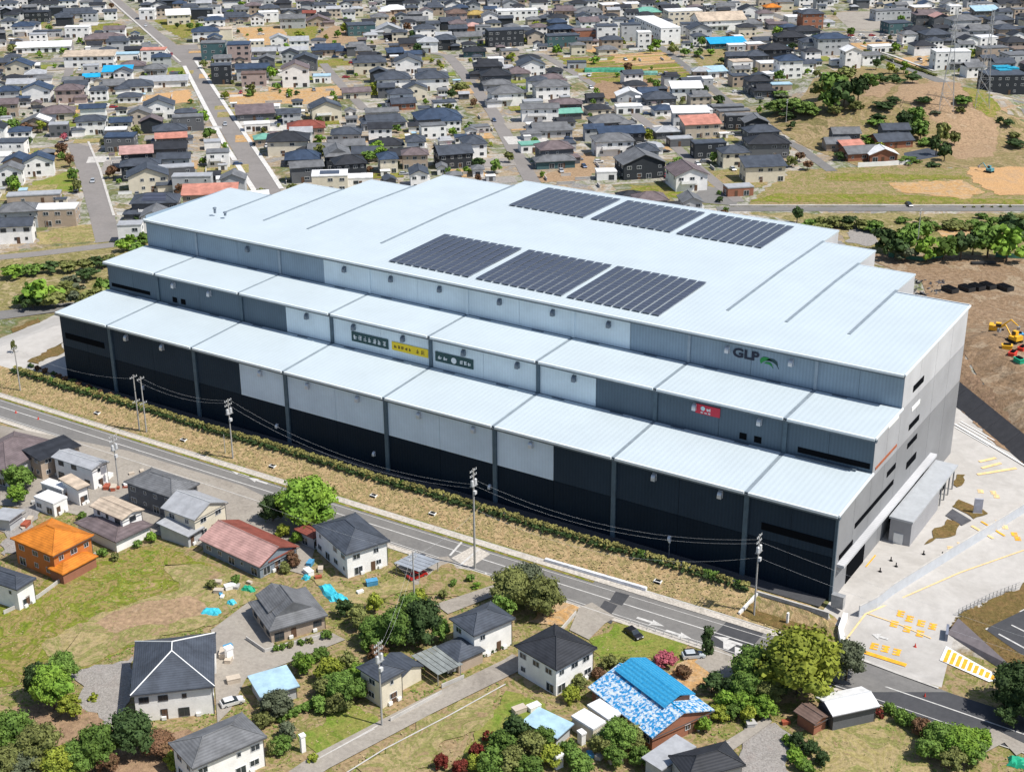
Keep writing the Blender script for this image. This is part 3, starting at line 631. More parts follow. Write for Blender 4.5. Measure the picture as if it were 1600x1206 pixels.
strip('street',[(1120,2),(1195,18),(1330,68),(1470,128),(1540,152),(1620,196)],7,g_asph);strip('street',[(103,48),(112,90),(106,120)],5,g_asphw)
strip('street',[(505,100),(530,130),(570,172)],5,g_asphw);strip('street',[(1300,50),(1420,52),(1560,40)],5,g_asph);strip('lane',[(262,164),(215,168),(150,176)],4,g_asphw)
strip('lane',[(60,232),(120,222),(142,228)],4,g_lot);strip('street',[(600,68),(700,88),(850,86)],5,g_asphw);strip('lane',[(0,98),(108,96),(190,92)],5,g_asphw)
strip('hedge_median',[(1350,80),(1400,98),(1458,118)],2.2,g_green,dz=.5,reg=False);strip('pale_kerb',[(1345,72),(1400,90),(1460,112)],2,m_kerb,dz=.3,reg=False)
strip('soil_path',[(1545,130),(1565,160),(1580,180)],3,g_lot)
# left apron bed, right driveway and yard details
drape('planting_bed',[(45,566),(98,535),(100,548),(60,570)],g_bed,dz=.12);drape('planting_bed',[(18,515),(60,497),(62,502),(20,521)],g_bed,dz=.12)
drape('planting_bed',[(1483,986),(1500,958),(1545,940),(1620,908),(1620,1075),(1565,1032),(1525,1012)],g_bed,dz=.15,cell=1)
drape('parking_lot',[(1540,985),(1620,945),(1620,1035),(1590,1020)],g_asphd,dz=.2,cell=1)
for a,b_ in (((1540,985),(1612,948)),((1560,992),(1615,1022)),((1580,978),(1625,1000))): strip('parking_line',[a,b_],.35,m_line,dz=.24,reg=False)
drape('yellow_hatch_base',[(1478,1010),(1570,1062),(1545,1066),(1468,1032)],m_white,dz=.13,cell=1)
for k in range(10):
    x0=1484+k*8.6;y0=1016+k*5.0;ln=24-k*1.9
    strip('yellow_bar',[(x0,y0),(x0-ln*.33,y0+ln*.8)],.7,m_yel,dz=.15,reg=False)
strip('driveway_kerb',[(1342,1030),(1400,1052),(1466,1076)],.5,m_kerb,dz=.2,reg=False);strip('yellow_stop_line',[(1340,1016),(1416,1040)],.9,m_yel,dz=.11,reg=False)
def glyph(px,py,w=2.2,m=m_yel,a=0.4,seed=0):
    rnd=random.Random(seed);p=at(px,py);c_,s_=math.cos(a),math.sin(a)
    def R2(u,v): return (p.x+u*c_-v*s_,p.y+u*s_+v*c_)
    n=0
    bb=B()
    for k in range(3):
        v=-w*.5+k*w*.5;q=[R2(-w*.5+rnd.random()*.3,v-.2),R2(w*.5,v-.2),R2(w*.5,v+.2),R2(-w*.5,v+.2)]
        bb.add([(x,y,h(x,y)+.115+.001*k) for x,y in q],[(0,1,2,3)],m)
    u=rnd.uniform(-.4,.4);q=[R2(u-.3,-w*.62),R2(u+.3,-w*.62),R2(u+.3,w*.62),R2(u-.3,w*.62)]
    bb.add([(x,y,h(x,y)+.121) for x,y in q],[(0,1,2,3)],m)
    bb.obj('painted_letter',kind='structure')
for i,(x,y) in enumerate([(1407,959),(1421,967),(1439,974),(1457,979),(1397,975),(1417,983),(1437,990),(1366,1010),(1383,1014),(1401,1019)]): glyph(x,y,1.45,m_yel,a=.12,seed=i)
arrow(1388,999,3.2,.3,-1,m_line)
strip('faded_line',[(1318,1005),(1352,960),(1420,930),(1500,895),(1600,860)],.35,m_yelf,dz=.1,reg=False)
strip('faded_line',[(1352,958),(1405,976),(1455,998)],.25,m_yelf,dz=.1,reg=False)
for i,(a,b_) in enumerate((((1530,722),(1556,716)),((1534,732),(1564,724)),((1527,742),(1588,732)))): strip('faded_bar',[a,b_],.9,m_yelf,dz=.1,reg=False)
for i,(x,y) in enumerate([(1552,770),(1557,776),(1532,768),(1560,816),(1570,824),(1520,845),(1500,851),(1485,857),(1585,835),(1590,842)]): glyph(x,y,1.3,m_yelf if i<8 else m_yel,seed=i+30)
strip('yellow_line',[(1533,815),(1570,838)],.5,m_yel,dz=.1,reg=False);strip('yellow_line',[(1518,822),(1552,842)],.7,m_yelf,dz=.1,reg=False)
strip('yellow_line',[(1353,886),(1368,868)],.3,m_yel,dz=.1,reg=False)
drape('planting_bed',[(1444,852),(1480,812),(1500,818),(1488,834)],g_bed,dz=.14);drape('planting_bed',[(1488,792),(1498,781),(1541,802),(1520,812)],g_bed,dz=.14)
drape('dark_paving',[(1477,806),(1488,796),(1518,814),(1503,822)],mat('dark_sheeting3',(.09,.09,.1),.7),dz=.16)
drape('planting_bed',[(1490,757),(1495,742),(1506,742),(1496,762)],g_bed,dz=.14)
wallstrip('yard_screen_wall',[(6,-1.),(8,3),(24,62),(27,72)],2.4,.2,mat('pale_blue_panel',(.5,.525,.56),.5,var=.05),'long pale blue grey screen wall between warehouse yard and driveway','wall',world=True,cap=m_kerb)
wallstrip('driveway_kerb_wall',[(7.4,-12.2),(4.6,-7.),(3.9,-2.5)],1.3,.9,m_white,'low white curved wall at the left side of the driveway mouth','wall',world=True)
B().box(-13.3,-5.15,-3.3,1.4,-4.85,.3,m_conc).box(-13.35,-5.2,.3,1.45,-4.8,.42,m_kerb).obj('retaining_wall',label='grey retaining wall of the planter by the warehouse front corner',cat='wall')
B().box(-.12,-.3,-3.2,.25,.3,-.3,m_white).obj('marker_post',None,(-5.6,-8.2,0),label='white marker post standing in the corner planter',cat='post')
B().box(0,0,0,2.4,1.2,2.6,m_conc).box(-.05,-.05,2.6,2.45,1.25,2.72,m_metal).obj('utility_cabinet',None,(.7,-2.2,0),label='grey utility cabinet at the warehouse front right corner',cat='cabinet')
wallstrip('planter_side_wall',[(-13.2,-4.9),(-14.6,-10.6)],.5,.45,m_white,'white sloping wall at the left end of the corner planter','wall',world=True)
wallstrip('brown_retaining_wall',[(1478,1002),(1480,986)],1.6,.5,mat('wall_grey_blue',(.2,.22,.28),.8),'short grey blue wall end at the driveway side','wall',cap=None)
_w=[at(1480,990),at(1573,1052)]
bb=B();p0,p1=_w;t=(p1-p0).normalized();n=Vector((-t.y,t.x,0))
bb.add([p0+Vector((0,0,.1)),p1+Vector((0,0,.1)),p1+n*.6+Vector((0,0,1.6)),p0+n*2.6+Vector((0,0,2.6)),p0+n*3+Vector((0,0,-.3)),p1+n*.9+Vector((0,0,-.3))],[(0,1,2,3),(3,2,5,4),(0,3,4),(1,5,2),(0,4,5,1)],mat('retaining_slab',(.27,.235,.24),.85,var=.08,scale=.8))
bb.obj('retaining_slab',label='sloping brown grey concrete retaining slab beside the yellow hatching',cat='wall')
_f=[at(1497,962),at(1545,938),at(1592,920)]
fo=thing('mesh_fence','thin grey post fence along the brown planting bed','fence',_f[0])
for i in range(2):
    for k in range(8):
        q=_f[i].lerp(_f[i+1],k/8)-_f[0];B().box(-.05,-.05,0,.05,.05,1.6,m_metal).obj('post',fo,q)
    for z in (.5,1.05,1.55): B().cyl(_f[i]-_f[0]+Vector((0,0,z)),_f[i+1]-_f[0]+Vector((0,0,z)),.03,.03,m_metal,4).obj('rail',fo)
B().box(-.9,-.25,0,.9,.25,3.6,mat('sign_slab',(.4,.41,.47),.5)).box(-1,-.35,0,1,.35,.25,m_conc).obj('sign_pillar',None,at(1527,802),.4,label='plain grey standing slab in the yard planting bed',cat='sign')
drape('planter_ground',[(-13,-5.3),(1.2,-5.3),(3.2,-10.6),(-14,-10.6)],g_bed,dz=.12,cell=1,world=True)
# white crosswalk-like grating strip at yard back
for k in range(4): strip('drain_cover',[(1492+k*3,668-k*3),(1545+k*3,698-k*3)],.3,m_white,dz=.12,reg=False)
strip('yard_kerb',[(1492,664),(1560,704),(1620,740)],.5,m_white,dz=.2,reg=False)
# ------------------------------------------------------------------ near plots
field('weedy_field',[(-30,960),(60,915),(150,870),(250,850),(330,885),(380,915),(330,960),(210,1010),(150,1040),(60,1060),(-30,1080)],g_green)
drape('bare_plot',[(70,1050),(75,1000),(150,960),(230,935),(310,920),(360,945),(340,975),(212,1005),(150,1035)],g_dry,dz=.1)
drape('dry_patch',[(250,880),(330,888),(385,915),(400,935),(340,965),(290,925)],g_dry,dz=.105);drape('sandy_plot',[(140,975),(200,948),(300,930),(330,960),(250,975),(180,990)],g_sand,dz=.11)
drape('gravel_yard',[(113,1052),(210,1025),(205,1090),(186,1140),(165,1140),(130,1080)],g_gravel,dz=.12);drape('soil_yard',[(20,1110),(100,1080),(180,1135),(300,1150),(300,1260),(-30,1260)],g_brown,dz=.1)
drape('gravel_yard',[(330,985),(390,940),(430,1010),(510,985),(540,1000),(440,1040),(385,1060),(360,1110),(340,1130)],g_lot,dz=.12)
drape('house_plot',[(480,900),(545,922),(620,905),(690,890),(770,900),(780,930),(640,925),(560,945)],g_dry,dz=.1);drape('paved_lot',[(615,880),(700,870),(720,890),(650,915)],g_lot,dz=.11)
drape('weedy_plot',[(655,905),(700,882),(760,908),(755,930),(690,935)],g_mixed,dz=.12);drape('soil_path',[(680,945),(770,915),(790,925),(700,960)],g_lot,dz=.13)
drape('lot',[(905,950),(925,942),(962,965),(945,975),(920,1000),(890,985)],g_lot,dz=.12);drape('straw_lot',[(815,975),(870,940),(905,950),(885,975)],g_bare,dz=.12)
field('lawn_plot',[(920,1000),(960,975),(1020,985),(1075,1008),(1060,1025),(980,1035),(945,1040)],g_lawn,keep=False)
field('mown_plot',[(470,1150),(540,1095),(590,1120),(592,1138),(500,1190)],g_lawn,keep=False)
drape('green_verge',[(720,1185),(790,1080),(850,1100),(870,1130),(800,1160),(740,1230)],g_lawn,dz=.1);drape('dry_verge',[(560,1200),(690,1110),(780,1075),(770,1120),(700,1160),(620,1230)],g_dry,dz=.105)
field('straw_plot',[(1270,1150),(1300,1125),(1360,1105),(1440,1130),(1455,1200),(1440,1240),(1290,1240)],g_dry,keep=False)
drape('paved_drive',[(1085,1035),(1115,1010),(1180,1040),(1165,1060),(1120,1060)],g_lot,dz=.12);drape('soil_yard',[(1140,1190),(1165,1140),(1210,1130),(1240,1150),(1240,1230),(1150,1230)],g_gravel,dz=.12)
drape('concrete_slab',[(1125,1165),(1200,1120),(1206,1130),(1140,1178)],g_lot,dz=.3);drape('dirt_yard',[(1000,1060),(1090,1030),(1120,1060),(1080,1080)],g_bare,dz=.1)
drape('soil_yard',[(0,800),(60,790),(60,850),(0,870)],g_gravel,dz=.1);drape('front_lots',[(0,665),(200,705),(380,760),(440,790),(500,830),(480,900),(300,850),(100,800),(0,790)],g_lot,dz=.09)
strip('lane',[(430,1240),(500,1192),(660,1108),(800,1040),(815,1030)],4.6,g_lot,dz=.16);strip('pale_kerb',[(520,1222),(600,1172),(700,1120),(790,1070)],.28,m_kerb,dz=.2,reg=False)
strip('pale_kerb',[(500,1185),(585,1140)],.25,m_kerb,dz=.2,reg=False);strip('lane',[(1480,1190),(1560,1150),(1600,1175)],4,g_lot,dz=.16)
# ------------------------------------------------------------------ houses
WC=dict(W=(.82,.81,.79),C=(.66,.60,.48),B=(.5,.43,.35),G=(.44,.45,.46),D=(.12,.125,.135),N=(.03,.035,.042),R=(.30,.13,.08),P=(.4,.31,.28),T=(.4,.32,.25),O=(.5,.17,.045),S=(.2,.24,.28),E=(.06,.12,.13))
WN=dict(W='white',C='cream',B='beige',G='light grey',D='dark grey',N='black',R='brick red',O='orange brown',P='pinkish brown',T='tan',S='slate blue',E='dark teal')
RCc=dict(d=(.07,.082,.105),g=(.165,.17,.18),k=(.034,.037,.045),n=(.045,.07,.12),r=(.25,.075,.055),s=(.55,.24,.18),b=(.17,.115,.095),o=(.6,.2,.025),w=(.76,.76,.76),t=(.16,.38,.3),u=(.02,.34,.62),m=(.17,.135,.14),l=(.36,.37,.39),y=(.42,.3,.1),a=(.36,.52,.62),p=(.5,.3,.27),T=(.55,.45,.35))
RN=dict(d='slate',g='grey',k='charcoal',n='navy',r='rust red',s='salmon',b='brown',o='orange',w='white',t='green',u='bright blue',m='mauve',l='pale grey',y='ochre',a='pale blue',p='faded pink',T='tan')
TN=dict(h='hip roof',g='side gable roof',G='gable roof',f='flat roof',s='lean-to roof',i='hip-and-gable roof')
def wallm(k): return mat('house_wall_'+WN[k].replace(' ','_'),WC[k],.8,var=.05,scale=.5,bump=.1,bscale=3)
def roofm(k):
    if k in 'wlauft' : return mat('roof_'+RN[k].replace(' ','_'),RCc[k],.5,var=.1,scale=.5)
    return mat('roof_'+RN[k].replace(' ','_'),RCc[k],.6,var=.16,scale=.35,wave=('Z',1.5,.2,.6),spec=.25)
def roofB(t,w,d,z,ov,pit,m,th=.22):
    """solid roof; returns builder, ridge segments, ridge z"""
    b=B();X,Y=w/2+ov,d/2+ov;segs=[]
    def solid(top,faces):
        pass
    e=[(-X,-Y,z),(X,-Y,z),(X,Y,z),(-X,Y,z)];lo=[(x,y,z-th) for x,y,_ in e]
    rim=[(0,4,5,1),(1,5,6,2),(2,6,7,3),(3,7,4,0)];rim=[f[::-1] for f in rim]
    if t=='f':
        b.box(-X,-Y,z-.1,X,Y,z+.28,m);b.box(-X+.25,-Y+.25,z+.281,X-.25,Y-.25,z+.3,m);return b,[],z+.3
    if t=='s':
        hh=2*Y*pit*.5;e=[(-X,-Y,z),(X,-Y,z),(X,Y,z+hh),(-X,Y,z+hh)];lo=[(x,y,q-th) for x,y,q in e]
        b.add(e+lo,[(0,1,2,3),(7,6,5,4)]+rim,m);return b,[],z+hh
    if t in 'gG':
        if t=='g':
            zr=z+Y*pit
            b.add([(-X,-Y,z),(X,-Y,z),(X,0,zr),(-X,0,zr),(X,Y,z),(-X,Y,z)],[(0,1,2,3),(3,2,4,5)],m)
            b.add([(-X,-Y,z-th),(X,-Y,z-th),(X,0,zr-th),(-X,0,zr-th),(X,Y,z-th),(-X,Y,z-th)],[(3,2,1,0),(5,4,2,3)],m)
            vv=[(-X,-Y,z),(X,-Y,z),(X,0,zr),(-X,0,zr),(X,Y,z),(-X,Y,z)];v2=[(x,y,q-th) for x,y,q in vv]
            b.add(vv+v2,[(0,6,7,1),(1,7,8,2),(2,8,10,4),(4,10,11,5),(5,11,9,3),(3,9,6,0)],m);segs=[((-X,0,zr),(X,0,zr))]
        else:
            zr=z+X*pit
            vv=[(-X,-Y,z),(-X,Y,z),(0,Y,zr),(0,-Y,zr),(X,Y,z),(X,-Y,z)];v2=[(x,y,q-th) for x,y,q in vv]
            b.add(vv,[(3,2,1,0),(5,4,2,3)],m);b.add(v2,[(0,1,2,3),(3,2,4,5)],m)
            b.add(vv+v2,[(1,7,6,0),(2,8,7,1),(4,10,8,2),(5,11,10,4),(3,9,11,5),(0,6,9,3)],m);segs=[((0,-Y,zr),(0,Y,zr))]
        return b,segs,zr
    if t=='h':
        k=min(X,Y);zr=z+k*pit
        if X>=Y: r0,r1=(-(X-Y),0,zr),(X-Y,0,zr)
        else: r0,r1=(0,-(Y-X),zr),(0,Y-X,zr)
        V=e+lo+[r0,r1]
        if X>=Y: tf=[(0,1,9,8),(1,2,9),(2,3,8,9),(3,0,8)];segs=[(r0,r1),(e[0],r0),(e[3],r0),(e[1],r1),(e[2],r1)]
        else: tf=[(0,1,8),(1,2,9,8),(2,3,9),(3,0,8,9)];segs=[(r0,r1),(e[0],r0),(e[1],r0),(e[2],r1),(e[3],r1)]
        b.add(V,tf+[(7,6,5,4)]+rim,m);return b,segs,zr
    if t=='i':
        k=min(X,Y)*.42;z1=z+k*pit;f_=[(-X+k,-Y+k,z1),(X-k,-Y+k,z1),(X-k,Y-k,z1),(-X+k,Y-k,z1)]
        b.add(e+lo+f_,[(0,1,9,8),(1,2,10,9),(2,3,11,10),(3,0,8,11),(7,6,5,4)]+rim,m)
        xx,yy=X-k+.25,Y-k+.15
        if X>=Y:
            zr=z1+yy*pit*1.15;b.add([(-xx,-yy,z1),(xx,-yy,z1),(xx,0,zr),(-xx,0,zr),(xx,yy,z1),(-xx,yy,z1)],[(0,1,2,3),(3,2,4,5),(1,4,2),(0,3,5)],m);segs=[((-xx,0,zr),(xx,0,zr))]
        else:
            zr=z1+xx*pit*1.15;b.add([(-xx,-yy,z1),(-xx,yy,z1),(0,yy,zr),(0,-yy,zr),(xx,yy,z1),(xx,-yy,z1)],[(3,2,1,0),(5,4,2,3),(0,5,3),(1,2,4)],m);segs=[((0,-yy,zr),(0,yy,zr))]
        return b,segs,zr
WM={}
def winmesh(w,hh,dark=False,near=False):
    k=(w,hh,dark,near)
    if k not in WM:
        fm=m_frame_d if dark else m_frame
        f=B();a,c=w/2,hh/2;t=.08
        f.box(-a,-.09,-c,a,-.0,-c+t,fm).box(-a,-.09,c-t,a,0,c,fm).box(-a,-.09,-c+t,-a+t,0,c-t,fm).box(a-t,-.09,-c+t,a,0,c-t,fm)
        if w>1: f.box(-.04,-.07,-c+t,.04,0,c-t,fm)
        g=B().box(-a+t,-.04,-c+t,a-t,-.01,c-t,m_glass)
        if near: WM[k]=(f.mesh('window'),g.mesh('pane'))
        else:
            f.box(-a+t,-.04,-c+t,a-t,-.01,c-t,m_glass);WM[k]=(f.mesh('window'),None)
    return WM[k]
def addwin(par,x,y,z,ang,w,hh,dark,near):
    a,g=winmesh(w,hh,dark,near);o=put('window',a,par,(x,y,z),ang)
    if g: put('pane',g,o)
DM=B().box(-.5,-.07,0,.5,0,2.1,mat('door_brown',(.12,.07,.045),.6)).mesh('door')
ACM=B().box(-.4,-.35,0,.4,0,.65,m_white).mesh('air_conditioner')
HOUSES=[]
def house(x,y,rot,w,d,fl,rt,rc,wc,label=None,near=False,z0=None,hgt=None,pit=.42,ov=.6,annex=None,solar=0,skirt=0,cat='house',seed=None,name='house',wins=True,porch=None,balc=False,capm=None):
    rnd=random.Random(seed if seed is not None else int(x*13+y*7))
    z=h(x,y) if z0 is None else z0
    H=hgt if hgt else {1:3.0,2:5.7,3:8.6,4:11.4}[fl]
    o=thing(name,'x',cat,(x,y,z),R_(rot),group=None);wm,rm=wallm(wc),roofm(rc)
    dark=wc in 'WCBPT' and rnd.random()<.4
    b=B();X,Y=w/2,d/2
    b.box(-X,-Y,-1.,X,Y,H,wm)
    rb,segs,zr=roofB(rt,w,d,H,ov if rt!='f' else .12,pit,rm)
    if rt=='g': zz=H+Y*pit-.05;b.add([(-X,-Y,H),(-X,Y,H),(-X,0,zz),(X,-Y,H),(X,Y,H),(X,0,zz)],[(0,2,1),(3,4,5)],wm)
    if rt=='G': zz=H+X*pit-.05;b.add([(-X,-Y,H),(X,-Y,H),(0,-Y,zz),(-X,Y,H),(X,Y,H),(0,Y,zz)],[(0,1,2),(4,3,5)],wm)
    if rt=='s':
        hh=(d+2*ov)*pit*.5;b.add([(-X,-Y,H),(X,-Y,H),(X,Y,H),(-X,Y,H),(X,Y,H+hh*.85),(-X,Y,H+hh*.85)],[(3,2,4,5),(1,4,2),(0,3,5)],wm)
    b.obj('wall',o);ro=rb.obj('roof',o)
    if segs and (near or w>8):
        rr=B()
        for p,q in segs:
            p_=Vector(p)+Vector((0,0,.03));q_=Vector(q)+Vector((0,0,.03))
            if (q_-p_).length>.3: rr.cyl(p_,q_,.12,.12,capm or (rm if rc not in 'wla' else m_frame),5)
        rr.obj('ridge_cap',ro)
    if rt!='f' and near:
        g=B();e=ov+.02
        for (a0,a1,a2,a3) in ((-X-e,-Y-e-.1,X+e,-Y-e),(-X-e,Y+e,X+e,Y+e+.1)): B().box(a0,a1,H-.3,a2,a3,H-.16,m_frame_d).obj('gutter',ro)
        B().cyl((X+.06,-Y-.06,-.2),(X+.06,-Y-.06,H-.2),.06,.06,m_frame_d,5).obj('downpipe',o)
    # windows on all sides for near houses, on the two sides towards the viewer for far ones
    if wins:
        c_=np.array([CAM[0]-x,CAM[1]-y]);
        for si,(nx,ny,L,off) in enumerate(((0,-1,w,Y),(1,0,d,X),(-1,0,d,X),(0,1,w,Y))):
            a=R_(rot);gx=nx*math.cos(a)-ny*math.sin(a);gy=nx*math.sin(a)+ny*math.cos(a)
            if not near and gx*c_[0]+gy*c_[1]<=60: continue
            ang=[0,math.pi/2,-math.pi/2,math.pi][si]
            n=max(1,int(L/3.1))
            for f in range(fl):
                zc=f*2.8+1.6 if H>2.6*fl else f*2.4+1.3
                for k in range(n):
                    if rnd.random()<.22: continue
                    u=(k+.5)/n*L-L/2+rnd.uniform(-.3,.3)
                    ww,wh_=rnd.choice([(1.7,1.2),(1.7,1.2),(.8,.9),(1.2,1.1)]) if f or rnd.random()<.6 else (1.9,1.8)
                    if f==0 and wh_>1.5: zc_=1.1
                    else: zc_=zc
                    px_,py_=(u,-off) if si==0 else ((off,u) if si==1 else ((-off,-u) if si==2 else (-u,off)))
                    addwin(o,px_,py_,zc_,ang,ww,wh_,dark,near)
        if near or w>7: put('door',DM,o,(X*rnd.uniform(-.4,.4),-Y,0))
        if near:
            for k in range(2): put('air_conditioner',ACM,o,(X*(.6-.9*k),-Y-.12,.1))
    if skirt: # lower roof round the ground floor
        w2,d2=w+2*skirt,d+2*skirt
        sb,sg,_=roofB('h',w2,d2,2.7,.5,pit*.9,rm);sb.obj('lower_roof',o)
        B().box(-w2/2,-d2/2,-.5,w2/2,d2/2,2.55,wm).obj('lower_wall',o)
    if annex:
        for (ax_,ay_,aw,ad,ah,at_,arc_,awc) in annex:
            e=thing('annex',None,None,(ax_,ay_,0)) ;e.parent=o
            bb=B().box(-aw/2,-ad/2,-.5,aw/2,ad/2,ah,wallm(awc))
            r2,s2,z2=roofB(at_,aw,ad,ah,.4 if at_!='f' else .1,pit,roofm(arc_))
            if at_=='g': bb.add([(-aw/2,-ad/2,ah),(-aw/2,ad/2,ah),(-aw/2,0,ah+ad/2*pit-.03),(aw/2,-ad/2,ah),(aw/2,ad/2,ah),(aw/2,0,ah+ad/2*pit-.03)],[(0,2,1),(3,4,5)],wallm(awc))
            if at_=='G': bb.add([(-aw/2,-ad/2,ah),(aw/2,-ad/2,ah),(0,-ad/2,ah+aw/2*pit-.03),(-aw/2,ad/2,ah),(aw/2,ad/2,ah),(0,ad/2,ah+aw/2*pit-.03)],[(0,1,2),(4,3,5)],wallm(awc))
            bb.obj('annex_wall',e);r2.obj('annex_roof',e)
    if balc:
        B().box(-X*.7,-Y-1.,2.7,X*.3,-Y,2.85,m_white).box(-X*.7,-Y-1.05,2.85,X*.3,-Y-.97,3.8,wallm('W')).box(-X*.7,-Y-1.,2.85,-X*.7+.08,-Y,3.8,wallm('W')).box(X*.3-.08,-Y-1.,2.85,X*.3,-Y,3.8,wallm('W')).obj('balcony',o)
    if solar and rt in 'hgGf':
        L=w*.55;
        if rt=='f': B().box(-L/2,-d*.3,zr+.05,L/2,d*.3,zr+.12,m_sol).obj('solar_panel',o)
        elif rt=='G':
            s_=1;x0,x1=.5,X*.9;B().add([(x0,-d*.35,zr-x0*pit+.1),(x1,-d*.35,zr-x1*pit+.1),(x1,d*.35,zr-x1*pit+.1),(x0,d*.35,zr-x0*pit+.1)],[(0,1,2,3)],m_sol if solar==1 else m_white).obj('solar_panel',o)
        else:
            y0,y1=-Y*.9,-.5;B().add([(-L/2,y0,zr+y0*pit+.1),(L/2,y0,zr+y0*pit+.1),(L/2*.9,y1,zr+y1*pit+.1),(-L/2*.9,y1,zr+y1*pit+.1)],[(0,1,2,3)],m_sol if solar==1 else m_white).obj('solar_panel',o)
    HOUSES.append((x,y,max(w,d)/2,o))
    if label: o['label']=label
    return o
def hlabel(fl,w,rt,rc,wc,px,py,kind='house'):
    sz='small' if w<8 else ('large' if w>=14 else '')
    n={1:'low',2:'',3:'tall',4:'tall'}[fl]
    return ' '.join(q for q in (sz,n,WN[wc],kind,'with',RN[rc],TN[rt],place(px,py)) if q)
